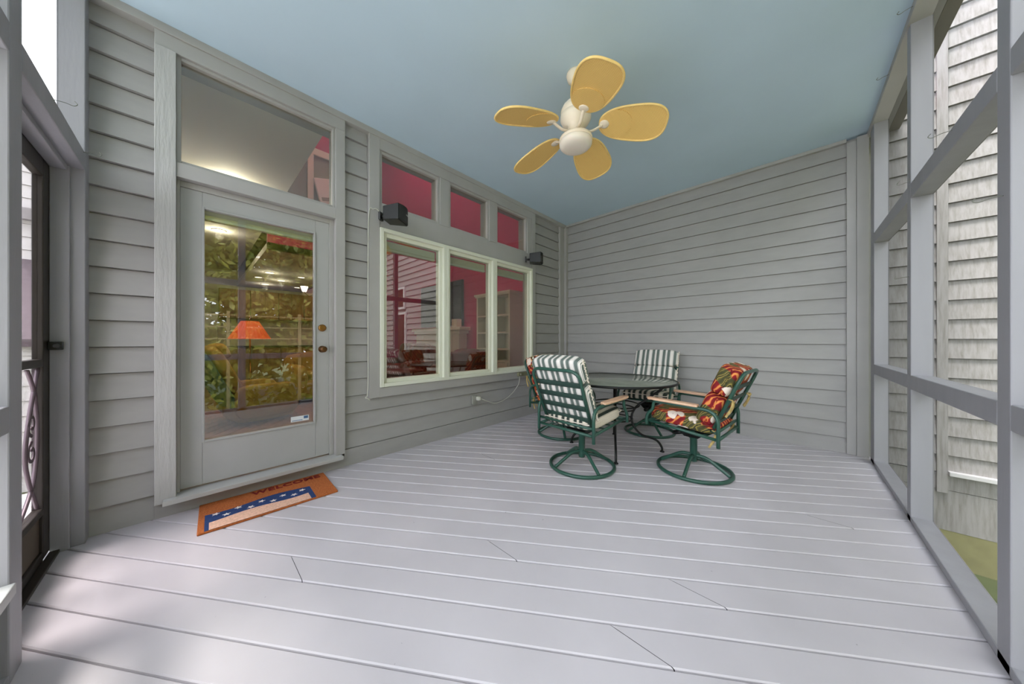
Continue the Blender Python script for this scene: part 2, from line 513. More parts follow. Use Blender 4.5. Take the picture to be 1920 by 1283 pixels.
# ---- clapboards
def clap_x(mb, x, y0, y1, z0, z1, pitch=0.1597, base=-0.004, t=0.020, side=1):
    """courses on a wall facing +x (side=1)"""
    k = int(math.floor((z0-base)/pitch+1e-6))
    while base+k*pitch < z1-1e-4:
        a = base+k*pitch; b = a+pitch
        za, zb = max(a, z0), min(b-0.006, z1)
        if zb-za > 0.004:
            fa = t*(1-(za-a)/pitch)+0.002; fb = t*(1-(zb-a)/pitch)+0.002
            xa, xb = x-t+fa*side, x-t+fb*side
            mb.add([(x-t-0.02,y0,za),(xa,y0,za),(xb,y0,zb),(x-t-0.02,y0,zb),(x-t-0.02,y1,za),(xa,y1,za),(xb,y1,zb),(x-t-0.02,y1,zb)],
                   [(0,1,2,3),(7,6,5,4),(1,5,6,2),(0,4,5,1),(3,2,6,7),(0,3,7,4)])
        k += 1
def clap_y(mb, y, x0, x1, z0, z1, pitch=0.1597, base=-0.004, t=0.020):
    """courses on a wall facing -y"""
    k = int(math.floor((z0-base)/pitch+1e-6))
    while base+k*pitch < z1-1e-4:
        a = base+k*pitch; b = a+pitch
        za, zb = max(a, z0), min(b-0.006, z1)
        if zb-za > 0.004:
            fa = t*(1-(za-a)/pitch)+0.002; fb = t*(1-(zb-a)/pitch)+0.002
            ya, yb = y+t-fa, y+t-fb
            mb.add([(x0,y+t+0.02,za),(x0,ya,za),(x0,yb,zb),(x0,y+t+0.02,zb),(x1,y+t+0.02,za),(x1,ya,za),(x1,yb,zb),(x1,y+t+0.02,zb)],
                   [(3,2,1,0),(4,5,6,7),(1,2,6,5),(0,1,5,4),(3,7,6,2),(0,4,7,3)])
        k += 1

# ---- house wall (left), with openings
mb = MB()
x0, x1 = XI, -3.035
zt = 3.3
# solid backing in pieces round the openings
mb.box(x0, x1, -0.52, -0.08, -0.05, zt)
mb.box(x0, x1, -0.08, 0.868, 3.035, zt); mb.box(x0, x1, -0.08, 0.868, -0.05, 0.10)
mb.box(x0, x1, -0.08, 0.868, 2.24, 2.335)
mb.box(x0, x1, 0.868, 1.25, -0.05, zt)
mb.box(x0, x1, 1.25, 3.61, -0.05, 0.69); mb.box(x0, x1, 1.25, 3.61, 2.27, 2.485); mb.box(x0, x1, 1.25, 3.61, 3.035, zt)
mb.box(x0, x1, 1.95, 2.08, 2.485, 3.035); mb.box(x0, x1, 2.72, 2.855, 2.485, 3.035); mb.box(x0, x1, 3.505, 3.61, 2.485, 3.035)
mb.box(x0, x1, 3.61, 4.62, -0.05, zt)
clap_x(mb, XA, -0.44, -0.171, 0.0, 3.15, t=0.026)
clap_x(mb, XA, 0.944, 1.152, 0.592, 3.15)
clap_x(mb, XA, 0.944, 4.39, 0.155, 0.592)
clap_x(mb, XA, 3.695, 4.39, 0.592, 3.15)
mb.box(-3.035, -2.990, 0.944, 4.45, 0.0, 0.150)          # base board
mb.box(-3.035, -2.990, -0.171, 0.944, 0.0, 0.096)
struct(mb.obj('wall_left', SIDING), 'grey clapboard house wall holding the glass door and the triple window', 'wall')

# ---- back wall
mb = MB()
mb.box(-3.1, 0.60, YB+0.025, YB+0.16, -0.9, 3.3)
clap_y(mb, YB, -2.95, 0.389, -0.02, 3.17)
struct(mb.obj('wall_back', SIDING), 'grey clapboard wall behind the dining set', 'wall')

# ---- trim boards, each its own piece
trim_i = [0]
def trim(x0, x1, y0, y1, z0, z1, mat=None, bev=0.003, label=None, M=None):
    trim_i[0] += 1
    mb = MB(); mb.box(x0, x1, y0, y1, z0, z1, M=M)
    o = mb.obj('trim_%d' % trim_i[0], mat or TRIM, bevel=bev)
    return struct(o, label, 'trim' if label else None)
# corner boards
trim(-3.0, -2.935, 4.515, 4.59, 0.0, 3.16, label='grey corner board where house wall meets back wall')
trim(-3.02, -2.975, 4.39, 4.515, 0.0, 3.16)
trim(0.389, 0.455, 4.545, 4.60, 0.0, 3.16)
trim(0.455, 0.536, 4.525, 4.60, 0.0, 3.18)
# ceiling mouldings
trim(-3.03, -2.955, -0.42, 4.55, 3.145, 3.2, label='grey moulding along the ceiling over the door and windows')
trim(-2.955, 0.389, 4.545, 4.60, 3.165, 3.2)
# door surround
trim(-3.03, -2.955, -0.171, -0.078, 0.097, 3.045, ROUGH, label='rough-sawn vertical board left of the glass door')
trim(-3.03, -2.965, -0.171, 0.944, 3.045, 3.145)
trim(-3.03, -2.965, -0.078, 0.866, 2.236, 2.332, label='grey rail between glass door and its transom')
trim(-3.03, -2.965, 0.866, 0.944, 0.125, 3.045)
trim(-3.13, -2.905, -0.135, 0.912, 0.096, 0.126, SILLP, label='pale grey door sill above the doormat')
trim(-3.10, -3.02, -0.078, -0.062, 0.126, 2.236)          # jambs
trim(-3.10, -3.02, 0.832, 0.866, 0.126, 2.236)
trim(-3.10, -3.02, -0.062, 0.832, 2.195, 2.236)
# window surround
trim(-3.02, -2.965, 1.155, 1.255, 0.592, 3.15, label='wide grey casing left of the triple window')
trim(-3.02, -2.965, 3.612, 3.692, 0.592, 3.15)
trim(-3.02, -2.965, 1.255, 3.612, 0.592, 0.688)
trim(-3.02, -2.965, 1.255, 3.612, 3.035, 3.15)
trim(-3.02, -2.975, 1.255, 3.612, 2.268, 2.49, label='flat grey board between the lower windows and the transoms')
trim(-3.02, -2.970, 1.95, 2.08, 2.49, 3.035); trim(-3.02, -2.970, 2.718, 2.856, 2.49, 3.035); trim(-3.02, -2.970, 3.503, 3.612, 2.49, 3.035)

# ---- windows: frame, pane (and sash)
win_i = [0]
def frame_mb(y0, y1, z0, z1, w, xa, xb, mb=None, wb=None, wt=None):
    mb = mb or MB(); wb = w if wb is None else wb; wt = w if wt is None else wt
    mb.box(xa, xb, y0, y0+w, z0, z1); mb.box(xa, xb, y1-w, y1, z0, z1)
    mb.box(xa, xb, y0+w, y1-w, z0, z0+wb); mb.box(xa, xb, y0+w, y1-w, z1-wt, z1)
    return mb
def window(y0, y1, z0, z1, xf, xb, w, fmat, label, sash=None, pane_x=None):
    win_i[0] += 1
    t = thing('window_%d' % win_i[0], label, 'window', (xf, (y0+y1)/2, z0), kind='structure')
    inv = Matrix.Translation((-xf, -(y0+y1)/2, -z0))
    def put(mb, name, mat, **k):
        for i, v in enumerate(mb.v): mb.v[i] = inv @ v
        return mb.obj(name, mat, t, **k)
    put(frame_mb(y0, y1, z0, z1, w, xb, xf), 'window_frame', fmat, bevel=0.003)
    if sash:
        sw, sxf = sash
        put(frame_mb(y0+w, y1-w, z0+w, z1-w, sw, xb, sxf), 'sash', fmat, bevel=0.003)
    px = pane_x if pane_x is not None else (xf+xb)/2
    ii = w+(sash[0] if sash else 0)
    pm = MB(); pm.box(px-0.002, px+0.002, y0+ii-0.004, y1-ii+0.004, z0+ii-0.004, z1-ii+0.004)
    put(pm, 'pane', GLASS)
    return t
window(-0.078, 0.866, 2.332, 3.045, -2.985, -3.05, 0.022, TRIM, 'wide fixed transom window above the glass door')
window(1.257, 2.024, 0.69, 2.266, -2.950, -3.06, 0.036, WWHITE, 'left cream casement of the triple window', (0.040, -2.985))
window(2.024, 2.802, 0.69, 2.266, -2.950, -3.06, 0.036, WWHITE, 'middle cream casement of the triple window', (0.040, -2.985))
window(2.802, 3.610, 0.69, 2.266, -2.950, -3.06, 0.036, WWHITE, 'right cream casement of the triple window', (0.040, -2.985))
window(1.256, 1.95, 2.49, 3.035, -2.985, -3.06, 0.03, TRIM, 'leftmost transom over the triple window, behind the speaker')
window(2.08, 2.718, 2.49, 3.035, -2.985, -3.06, 0.025, TRIM, 'middle transom over the triple window')
window(2.856, 3.503, 2.49, 3.035, -2.985, -3.06, 0.025, TRIM, 'rightmost transom over the triple window')

# ---- glass door
t = thing('door_1', 'grey full-glass door with brass knob and deadbolt', 'door', (-3.03, 0.385, 0.14), kind='structure')
inv = Matrix.Translation((3.03, -0.385, -0.14))
def put(mb, name, mat, parent, **k):
    for i, v in enumerate(mb.v): mb.v[i] = inv @ v
    return mb.obj(name, mat, parent, **k)
mb = frame_mb(-0.062, 0.832, 0.140, 2.195, 0.105, -3.075, -3.030, wb=0.295, wt=0.105)
put(mb, 'door_slab', DOORP, t, bevel=0.003)
put(frame_mb(0.040, 0.728, 0.433, 2.092, 0.014, -3.06, -3.022), 'glazing_bead', DOORP, t, bevel=0.003)
mb = MB(); mb.box(-3.054, -3.050, 0.04, 0.73, 0.43, 2.095); put(mb, 'pane', GLASS, t)
for nm, z, prof, m in (('deadbolt', 1.262, [(0.031,0),(0.031,0.008),(0.026,0.014),(0.017,0.016),(0.0,0.016)], BRASS),
                       ('door_knob', 1.075, [(0.030,0),(0.030,0.006),(0.013,0.012),(0.012,0.034),(0.022,0.040),(0.027,0.052),(0.024,0.064),(0.012,0.069),(0.0,0.069)], BRASSD)):
    mb = MB(); mb.lathe(prof, 24, M=T3(-3.030, 0.777, z) @ RY(pi/2)); put(mb, nm, m, t)
mb = MB(); mb.box(-3.0495, -3.048, 0.555, 0.682, 0.468, 0.512); st = put(mb, 'sticker', simple('sticker_white', (226,230,232), 0.4), t); st['label'] = 'small white security sticker'
mb = MB(); mb.box(-3.048, -3.0475, 0.645, 0.676, 0.486, 0.508); mb.box(-3.048, -3.0475, 0.562, 0.636, 0.475, 0.480); put(mb, 'sticker_mark', simple('sticker_blue', (60,96,140), 0.4), st)

# raised shades at the window heads
def shade(y0, y1, z0, z1, label):
    t = thing('window_shade', label, 'window shade', (-3.085, (y0+y1)/2, z0), group='raised window shades')
    mb = MB()
    mb.box(-0.02, 0.015, -(y1-y0)/2, (y1-y0)/2, 0, z1-z0-0.02); mb.obj('folded_fabric', simple('shade_cream', (214,208,184), 0.8), t)
    mb = MB(); mb.box(-0.022, 0.02, -(y1-y0)/2, (y1-y0)/2, -0.018, 0.0); mb.obj('bottom_rail', WWHITE, t)
shade(1.34, 1.94, 2.10, 2.20, 'raised cream shade at the head of the left casement')
shade(2.11, 2.72, 2.10, 2.20, 'raised cream shade at the head of the middle casement')
shade(2.89, 3.52, 2.10, 2.20, 'raised cream shade at the head of the right casement')
shade(0.05, 0.72, 2.035, 2.10, 'raised pale shade at the head of the glass door')

# ------------------------------------------------------------------ screen walls
def post(x0, x1, y0, y1, z0=0.0, z1=3.17, label=None, mat=None):
    return trim(x0, x1, y0, y1, z0, z1, mat or POST, 0.004, label)
D = 0.089
# right wall (plane x = XR)
post(XR, XR+D, 4.300, 4.460, label='grey corner post at the right end of the back wall')
post(XR, XR+D, 3.105, 3.185, label='grey post in the middle of the right screen wall')
post(XR, XR+D, 1.906, 1.998, label='grey post at the right edge of the photo')
post(XR, XR+D, 0.505, 0.595)
def rail_right(y0, y1, z0, z1, **k): return trim(XR, XR+D, y0, y1, z0, z1, POST, 0.004, **k)
for (a, b) in ((3.185, 4.30), (1.998, 3.105), (0.595, 1.906), (-0.42, 0.505)):
    rail_right(a, b, 0.842, 0.932)
    rail_right(a, b, 2.050, 2.145)
rail_right(-0.51, 4.46, 0.0, 0.040, label='flat bottom plate of the right screen wall')
trim(XR+D+0.03, XR+0.19, -1.15, 4.57, 3.150, 3.32, simple('soffit_brown', (134,128,116), 0.7), 0.003, label='narrow brown soffit outside the right header')
trim(XR-0.012, XR+D+0.03, -0.51, 4.57, 3.150, 3.20, TRIM, 0.003, label='grey header along the ceiling over the right screen wall')
# left wall (plane y = YL)
post(-3.02, -2.925, -0.512, YL, label='lit grey corner post beside the screen door')
post(-2.012, -1.905, -0.512, YL, label='grey post at the left edge of the photo')
post(-0.70, -0.61, -0.512, YL)
post(XR, XR+D, -0.512, YL)
def rail_left(x0, x1, z0, z1, **k): return trim(x0, x1, -0.512, YL, z0, z1, POST, 0.004, **k)
for (a, b) in ((-2.925, -2.012), (-1.905, -0.70), (-0.61, XR)):
    rail_left(a, b, 2.115, 2.215)
for (a, b) in ((-1.905, -0.70), (-0.61, XR)):
    rail_left(a, b, 0.842, 0.932)
    trim(a, b, -0.512, YL+0.012, 0.300, 0.338, SILLP, 0.003)
    trim(a, b, -0.50, -0.475, 0.035, 0.300, POST, 0.002)
    rail_left(a, b, 0.0, 0.035)
trim(-3.02, XR+D, -0.512, YL+0.012, 3.150, 3.20, TRIM, 0.003)
trim(-2.93, -2.905, -0.530, -0.468, 0.0, 2.115, POST, 0.003)      # screen door stop
trim(-2.905, -2.012, -0.530, -0.475, 2.085, 2.115, POST, 0.003)
def rshim(a): return a
# screens
def screen(name, label, box_, par=None):
    mb = MB(); mb.box(*box_)
    o = mb.obj(name, SCREEN)
    return struct(o, label, 'screen')
k = 20
for (a, b) in ((3.185, 4.30), (1.998, 3.105), (0.595, 1.906), (-0.42, 0.505)):
    for (c, d) in ((0.04, 0.842), (0.932, 2.05), (2.145, 3.15)):
        mb = MB(); mb.add([(XR+D-0.006, a, c), (XR+D-0.006, b, c), (XR+D-0.006, b, d), (XR+D-0.006, a, d)], [(0,1,2,3)])
        struct(mb.obj('window_%d' % k, SCREEN)); k += 1
for (a, b) in ((-2.925, -2.012), (-1.905, -0.70), (-0.61, XR)):
    for (c, d) in ((0.338, 0.842), (0.932, 2.115), (2.215, 3.15)):
        if a < -2.9 and c < 2.2: continue
        mb = MB(); mb.add([(a, -0.506, c), (b, -0.506, c), (b, -0.506, d), (a, -0.506, d)], [(0,1,2,3)])
        struct(mb.obj('window_%d' % k, SCREEN)); k += 1

# ---- dark screen door
t = thing('door_2', 'dark bronze screen door with scrolled grille at the left', 'door', (-2.46, -0.545, 0.0), kind='structure')
inv = Matrix.Translation((2.46, 0.545, 0.0))
X0, X1 = -2.985, -1.95
mb = MB()
mb.box(X0, X0+0.165, -0.565, -0.531, 0.02, 2.16); mb.box(X1-0.145, X1, -0.565, -0.531, 0.02, 2.16)
mb.box(X0+0.165, X1-0.145, -0.565, -0.531, 2.0, 2.16); mb.box(X0+0.165, X1-0.145, -0.565, -0.531, 1.015, 1.055)
mb.box(X0+0.165, X1-0.145, -0.565, -0.531, 0.25, 0.285); mb.box(X0+0.165, X1-0.145, -0.565, -0.531, 0.005, 0.06)
put(mb, 'door_frame', BRONZE, t, bevel=0.004)
mb = MB(); mb.box(-2.925, -2.012, -0.531, -0.498, 0.0, 0.018); put(mb, 'threshold', BRONZE, t, bevel=0.003)
mb = MB(); mb.box(X0+0.165, X1-0.145, -0.553, -0.543, 0.06, 0.25); kp = put(mb, 'kick_panel', simple('kick_brown', (84,72,60), 0.5), t)
mb = MB(); mb.box(X0+0.165, X1-0.145, -0.549, -0.547, 0.285, 1.015); mb.box(X0+0.165, X1-0.145, -0.549, -0.547, 1.055, 2.0); put(mb, 'pane', glass_mat('door_screen', (0.86,0.84,0.86), 0.03), t)
mb = MB()
def spiral(cx, cz, r, a0, turns, n=26, sgn=1):
    return [(cx+(r*(1-0.7*i/n))*cos(a0+sgn*turns*2*pi*i/n), -0.540, cz+(r*(1-0.7*i/n))*sin(a0+sgn*turns*2*pi*i/n)) for i in range(n+1)]
for cxg in (-2.62, -2.30):
    mb.tube(spline([(cxg-0.16,-0.54,0.30),(cxg-0.05,-0.54,0.46),(cxg,-0.54,0.60),(cxg-0.05,-0.54,0.78),(cxg-0.17,-0.54,1.01)], 8), 0.007, 6, flat=(0.0035,0.008,(1,0,0)))
    mb.tube(spline([(cxg+0.10,-0.54,0.30),(cxg-0.10,-0.54,0.45),(cxg-0.16,-0.54,0.66),(cxg-0.12,-0.54,0.88),(cxg-0.02,-0.54,1.01)], 8), 0.007, 6, flat=(0.0035,0.008,(1,0,0)))
    for (zz, a0, s) in ((0.74, -pi/2, 1), (0.60, pi/2, -1)):
        mb.tube(spiral(cxg-0.085, zz, 0.055, a0, 1.1, sgn=s), 0.006, 6, flat=(0.004,0.010,(0,1,0)))
put(mb, 'scroll_grille', simple('grille_bronze', (92,78,84), 0.4, metal=0.4), t)
mb = MB(); mb.box(-2.905, -2.875, -0.530, -0.485, 1.10, 1.145); mb.tube([(-2.89,-0.50,1.122),(-2.85,-0.50,1.122)], 0.012, 10); put(mb, 'latch', BLACK, t, bevel=0.003)

# ------------------------------------------------------------------ hooks on beams and ceiling edge
def hook(loc, d, label, s=1.0, mat=None):
    d = Vector(d).normalized()
    mb = MB()
    pts = [Vector((0,0,0)), d*0.030*s, d*0.055*s+Vector((0,0,-0.006*s)), d*0.066*s+Vector((0,0,0.004*s)), d*0.058*s+Vector((0,0,0.016*s))]
    mb.tube(spline(pts, 5), 0.0016, 6)
    o = mb.obj('wire_hook', mat or simple('galvanised', (150,150,140), 0.4, metal=0.6)); o.location = loc
    return tag(o, label, 'hook', 'wire hooks around the porch')
HOOKM = simple('hook_wire', (120,122,112), 0.45, metal=0.5)
hook((-2.36, YL, 2.205), (0.3,1,0), 'wire hook sticking up from the beam over the screen door, nearer the camera', 1.0, HOOKM)
hook((-2.88, YL, 2.20), (0.3,1,0), 'wire hook at the corner post end of the beam over the screen door', 1.0, HOOKM)
hook((XR-0.012, 2.98, 3.172), (-1,0.2,0), 'small wire hook on the header, uppermost at the right ceiling edge', 0.9, HOOKM)
hook((XR-0.012, 3.62, 3.172), (-1,0.2,0), 'small wire hook on the header left of the middle right-hand post', 0.9, HOOKM)
hook((XR, 2.42, 2.13), (-1,0.2,0), 'wire hook on the upper right rail halfway to the nearest post', 1.0, HOOKM)
hook((XR, 3.02, 2.13), (-1,0.2,0), 'wire hook on the upper right rail beside the middle post', 1.0, HOOKM)
hook((XR, 3.14, 1.56), (-1,0.5,0), 'bent wire hook on the middle right-hand post', 0.9, HOOKM)
hook((XR, 1.95, 1.66), (-1,0.3,0), 'bent wire hook on the post at the right edge', 0.9, HOOKM)

# ------------------------------------------------------------------ swivel patio chair (faces +y, origin on the deck under its swivel)
def make_chair(label, group):
    t = thing('patio_chair', label, 'chair', (0,0,0), 0, group)
    # base: ring, spokes, pedestal
    mb = MB()
    mb.tube([(0.284*cos(a), 0.284*sin(a), 0.016) for a in [2*pi*i/48 for i in range(48)]], 0.0155, 10, closed=True)
    mb.obj('base_ring', GREEN, t)
    for k in range(4):
        a = pi/4+k*pi/2
        mb = MB()
        pts = spline([(0.02,0,0.138),(0.10,0,0.130),(0.19,0,0.075),(0.268,0,0.024)], 7)
        mb.tube([RZ(a) @ Vector(p) for p in pts], 0.0145, 9)
        mb.obj('spoke', GREEN, t)
    mb = MB(); mb.lathe([(0.0,0.082),(0.027,0.082),(0.029,0.088),(0.029,0.285),(0.040,0.290),(0.040,0.318),(0.0,0.318)], 20); mb.obj('pedestal', GREEN, t)
    mb = MB()
    mb.add([(-0.10,-0.11,0.352),(0.10,-0.11,0.352),(0.10,0.11,0.372),(-0.10,0.11,0.372),(-0.05,-0.05,0.300),(0.05,-0.05,0.300),(0.05,0.06,0.300),(-0.05,0.06,0.300)],
           [(0,1,2,3),(7,6,5,4),(0,4,5,1),(1,5,6,2),(2,6,7,3),(3,7,4,0)])
    mb.tube([(0,0.08,0.325),(0,0.16,0.300)], 0.020, 12)
    mb.obj('swivel_mechanism', IRON, t)
    # seat frame: side rails, front and rear bars, slats
    X = 0.262
    def zs(y): return 0.386+(y+0.25)*0.10
    mb = MB()
    pts = fillet([(-X-0.015,-0.255,zs(-0.255)),(-X-0.015,0.275,zs(0.275))], 0.03)
    for s in (-1, 1):
        mb.tube([(s*0.277,-0.255,zs(-0.255)),(s*0.277,0.272,zs(0.272))], 0.0125, 10)
    mb.tube([(-0.277,-0.255,zs(-0.255)),(0.277,-0.255,zs(-0.255))], 0.0125, 10)
    mb.tube([(-0.277,0.268,zs(0.268)),(0.277,0.268,zs(0.268))], 0.0125, 10)
    mb.obj('seat_frame', GREEN, t)
    for y in (-0.16, -0.06, 0.04, 0.14, 0.22):
        mb = MB(); mb.tube([(-0.275,y,zs(y)+0.004),(-0.15,y,zs(y)-0.004),(0.15,y,zs(y)-0.004),(0.275,y,zs(y)+0.004)], 0.01, 8, flat=(0.003,0.020,(0,0,1)))
        mb.obj('seat_strap', GREEND, t)
    # arms
    for s in (-1, 1):
        x = s*0.292
        mb = MB()
        pts = fillet([(x,-0.262,0.330),(x,-0.262,0.610),(x,0.225,0.622),(x,0.225,0.550),(x,0.285,0.490),(x,0.285,0.405)], 0.11, 8)
        mb.tube(pts, 0.0135, 10)
        mb.obj('arm', GREEN, t)
        mb = MB()
        n = 12
        out = []
        for i in range(n+1):
            u = i/n; y = -0.125+0.395*u
            w = 0.030+0.004*sin(pi*u)
            if i in (0, n): w *= 0.8
            out.append((y, w))
        poly = [(x-w, y) for y, w in out]+[(x+w, y) for y, w in reversed(out)]
        mb.prism(poly, 0.020, M=T3(0,0,0.630) @ Matrix.Shear('XY', 4, (0, 0)))
        for i, v in enumerate(mb.v): mb.v[i] = Vector((v.x, v.y, v.z+(v.y)*0.025-0.004))
        mb.obj('armrest', TEAK, t, bevel=0.004)
    # back: bent tube frame and straps
    def bk(x, h): return (x, -0.205-0.42*h, 0.432+0.985*h)        # h runs up the back
    mb = MB()
    H = 0.485
    mb.tube(fillet([bk(-0.238,0.0),bk(-0.252,H),bk(0.252,H),bk(0.238,0.0)], 0.10, 9), 0.0140, 10)
    mb.tube([(-0.290,-0.245,0.440),(0.290,-0.245,0.440)], 0.0115, 10)
    fr = mb.obj('back_frame', GREEN, t)
    for h in (0.065, 0.165, 0.265, 0.365):
        mb = MB(); mb.tube([bk(-0.243,h),bk(-0.12,h),bk(0.12,h),bk(0.243,h)], 0.01, 8, flat=(0.024,0.003,(0,-0.39,0.92)))
        mb.obj('back_strap', GREEND, fr)
    return t

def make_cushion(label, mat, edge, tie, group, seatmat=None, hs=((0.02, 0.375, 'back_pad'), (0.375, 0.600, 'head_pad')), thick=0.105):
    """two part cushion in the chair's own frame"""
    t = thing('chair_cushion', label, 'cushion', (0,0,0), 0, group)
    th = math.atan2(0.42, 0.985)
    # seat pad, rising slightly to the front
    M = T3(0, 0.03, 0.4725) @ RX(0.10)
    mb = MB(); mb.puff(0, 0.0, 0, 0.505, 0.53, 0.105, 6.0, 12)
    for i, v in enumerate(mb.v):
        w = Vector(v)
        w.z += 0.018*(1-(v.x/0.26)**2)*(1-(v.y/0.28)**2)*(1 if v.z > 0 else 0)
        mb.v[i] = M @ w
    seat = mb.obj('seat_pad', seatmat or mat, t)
    mb = MB(); mb.tube([M @ Vector(p) for p in fillet([(-0.248,-0.262,0.012),(0.248,-0.262,0.012),(0.248,0.262,0.012),(-0.248,0.262,0.012),(-0.248,-0.25,0.012)], 0.05)], 0.006, 6)
    mb.obj('piping', edge, seat)
    # back pad: lower and upper section with a tuck between
    Mb = T3(0, -0.205, 0.432) @ RX(th)
    for (h0, h1, nm) in hs:
        mb = MB(); mb.puff(0, 0.0155+thick/2, (h0+h1)/2, 0.53, thick, h1-h0, 6.0, 12)
        for i, v in enumerate(mb.v):
            w = Vector(v)
            if w.y > 0.06: w.y += 0.016*(1-(w.x/0.28)**2)
            mb.v[i] = Mb @ w
        o = mb.obj(nm, mat, t)
        hm = [h0+0.012, h1-0.012]
        e = 0.260
        for s in (-1, 1):
            mb = MB()
            pts = []
            for i in range(25):
                u = i/24
                pts.append(Mb @ Vector((s*(e+0.004+0.004*sin(u*40)), 0.070+0.006*sin(u*57+1), hm[0]+(hm[1]-hm[0])*u)))
            mb.tube(pts, 0.007, 6)
            mb.obj('ruffle', edge, o)
    if tie:
        for (s, h) in ((-1, 0.30), (1, 0.30), (-1, 0.02), (1, 0.02)):
            mb = MB()
            base = Vector((s*0.258, 0.0, h))
            mb.tube([Mb @ q for q in spline([base, base+Vector((s*0.012,-0.028,0.004)), base+Vector((-s*0.02,-0.034,-0.01)), base+Vector((-s*0.03,-0.012,0.0))], 5)], 0.008, 6, flat=(0.003,0.010,(0,0,1)))
            for (dx, dz) in ((s*0.02, -0.13), (-s*0.035, -0.11)):
                mb.tube([Mb @ q for q in spline([base+Vector((0,-0.026,0)), base+Vector((dx*0.6,-0.040,dz*0.4)), base+Vector((dx,-0.030+0.05*dz,dz))], 6)], 0.008, 6, flat=(0.003,0.009,(1,0,0)))
            mb.obj('tie', CLOTHT, t)
    return t

chair0 = make_chair('green swivel patio chair with its back to the viewer, holding a striped cushion', 'patio chairs around the table')
spots = [((-1.424, 2.452), -0.08, chair0, None),
         ((-0.650, 3.045), pi/2-0.10, None, 'green swivel patio chair at the right of the table, holding a red floral cushion'),
         ((-1.335, 3.95), pi+0.06, None, 'green swivel patio chair against the back wall, holding a striped cushion'),
         ((-2.10, 3.13), -pi/2-0.05, None, 'green swivel patio chair under the window, half hidden behind the nearest chair')]
for (xy, rz, o, lb) in spots:
    o = o or copy_tree(chair0)
    o.location = (xy[0], xy[1], 0); o.rotation_euler = (0, 0, rz)
    if lb: o['label'] = lb
for ch_, dg in ((chair0, 21), (bpy.data.objects['patio_chair.001'], -42)):      # the swivel bases stand turned
    for c_ in ch_.children:
        if c_.name.startswith('spoke'): c_.rotation_euler = (0, 0, radians(dg))
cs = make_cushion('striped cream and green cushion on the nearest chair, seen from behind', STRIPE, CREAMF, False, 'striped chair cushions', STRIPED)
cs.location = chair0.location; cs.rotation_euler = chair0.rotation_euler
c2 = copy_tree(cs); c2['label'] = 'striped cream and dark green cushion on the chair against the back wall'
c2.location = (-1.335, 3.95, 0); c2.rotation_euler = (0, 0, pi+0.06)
cf = make_cushion('red floral cushion tied to the right-hand chair', FLORAL, FLORAL, True, 'floral chair cushions', None, ((0.02, 0.29, 'back_pad'), (0.285, 0.525, 'head_pad')), 0.135)
cf.location = (-0.650, 3.045, 0); cf.rotation_euler = (0, 0, pi/2-0.10)
c4 = copy_tree(cf); c4['label'] = 'red floral cushion peeking out behind the nearest striped cushion, under the window'
c4.location = (-2.10, 3.13, 0); c4.rotation_euler = (0, 0, -pi/2-0.05)

# ------------------------------------------------------------------ round table
t = thing('patio_table', 'round pebbled-glass patio table on scrolled black iron legs', 'table', (-1.41, 3.12, 0))
mb = MB(); mb.lathe([(0.0,0.729),(0.585,0.729),(0.590,0.733),(0.585,0.738),(0.0,0.738)], 72); mb.obj('tabletop', TABLEG, t)
mb = MB(); mb.tube([(0.595*cos(a), 0.595*sin(a), 0.729) for a in [2*pi*i/72 for i in range(72)]], 0.012, 10, closed=True); mb.obj('table_rim', IRON, t)
for k in range(4):
    a = radians(-64.5)+k*pi/2
    mb = MB()
    pts = spline([(0.50,0,0.722),(0.47,0,0.66),(0.33,0,0.55),(0.20,0,0.43),(0.17,0,0.30),(0.25,0,0.17),(0.40,0,0.12),(0.455,0,0.055),(0.462,0,0.012)], 8)
    mb.tube([RZ(a) @ p for p in pts], 0.0115, 9)
    mb.lathe([(0.0,0.0),(0.022,0.0),(0.022,0.007),(0.013,0.014),(0.0,0.014)], 14, M=RZ(a) @ T3(0.462,0,0))
    mb.obj('leg', IRON, t)
mb = MB()
for (r, z) in ((0.245,0.47),(0.178,0.32),(0.20,0.43)):
    mb.tube([(r*cos(q), r*sin(q), z) for q in [2*pi*i/40 for i in range(40)]], 0.007, 8, closed=True)
mb.obj('leg_ring', IRON, t)

# ------------------------------------------------------------------ ceiling fan
FX, FY = -1.222, 2.012
t = thing('ceiling_fan', 'cream ceiling fan with five woven wicker blades under the blue ceiling', 'ceiling fan', (FX, FY, 2.71))
def zl(z): return z-2.71
mb = MB(); mb.lathe([(0.0,zl(3.2)),(0.068,zl(3.2)),(0.070,zl(3.185)),(0.062,zl(3.155)),(0.040,zl(3.130)),(0.018,zl(3.115)),(0.0,zl(3.115))], 28); mb.obj('canopy', FANC, t)
mb = MB(); mb.lathe([(0.0,zl(3.13)),(0.0125,zl(3.13)),(0.0125,zl(2.98)),(0.0,zl(2.98))], 14); mb.obj('downrod', FANC, t)
mb = MB(); mb.lathe([(0.0,zl(3.005)),(0.030,zl(3.005)),(0.040,zl(2.99)),(0.075,zl(2.97)),(0.098,zl(2.945)),(0.112,zl(2.915)),(0.114,zl(2.900)),(0.106,zl(2.893)),(0.106,zl(2.882)),(0.116,zl(2.875)),(0.116,zl(2.850)),(0.104,zl(2.825)),(0.085,zl(2.802)),(0.060,zl(2.785)),(0.060,zl(2.745)),(0.0,zl(2.745))], 36); mb.obj('motor_housing', FANC, t)
mb = MB(); mb.lathe([(0.0,zl(2.75)),(0.055,zl(2.75)),(0.060,zl(2.735)),(0.060,zl(2.715)),(0.085,zl(2.708)),(0.122,zl(2.702)),(0.126,zl(2.692)),(0.124,zl(2.680)),(0.110,zl(2.676)),(0.0,zl(2.676))], 36); mb.obj('light_fitting', FANC, t)
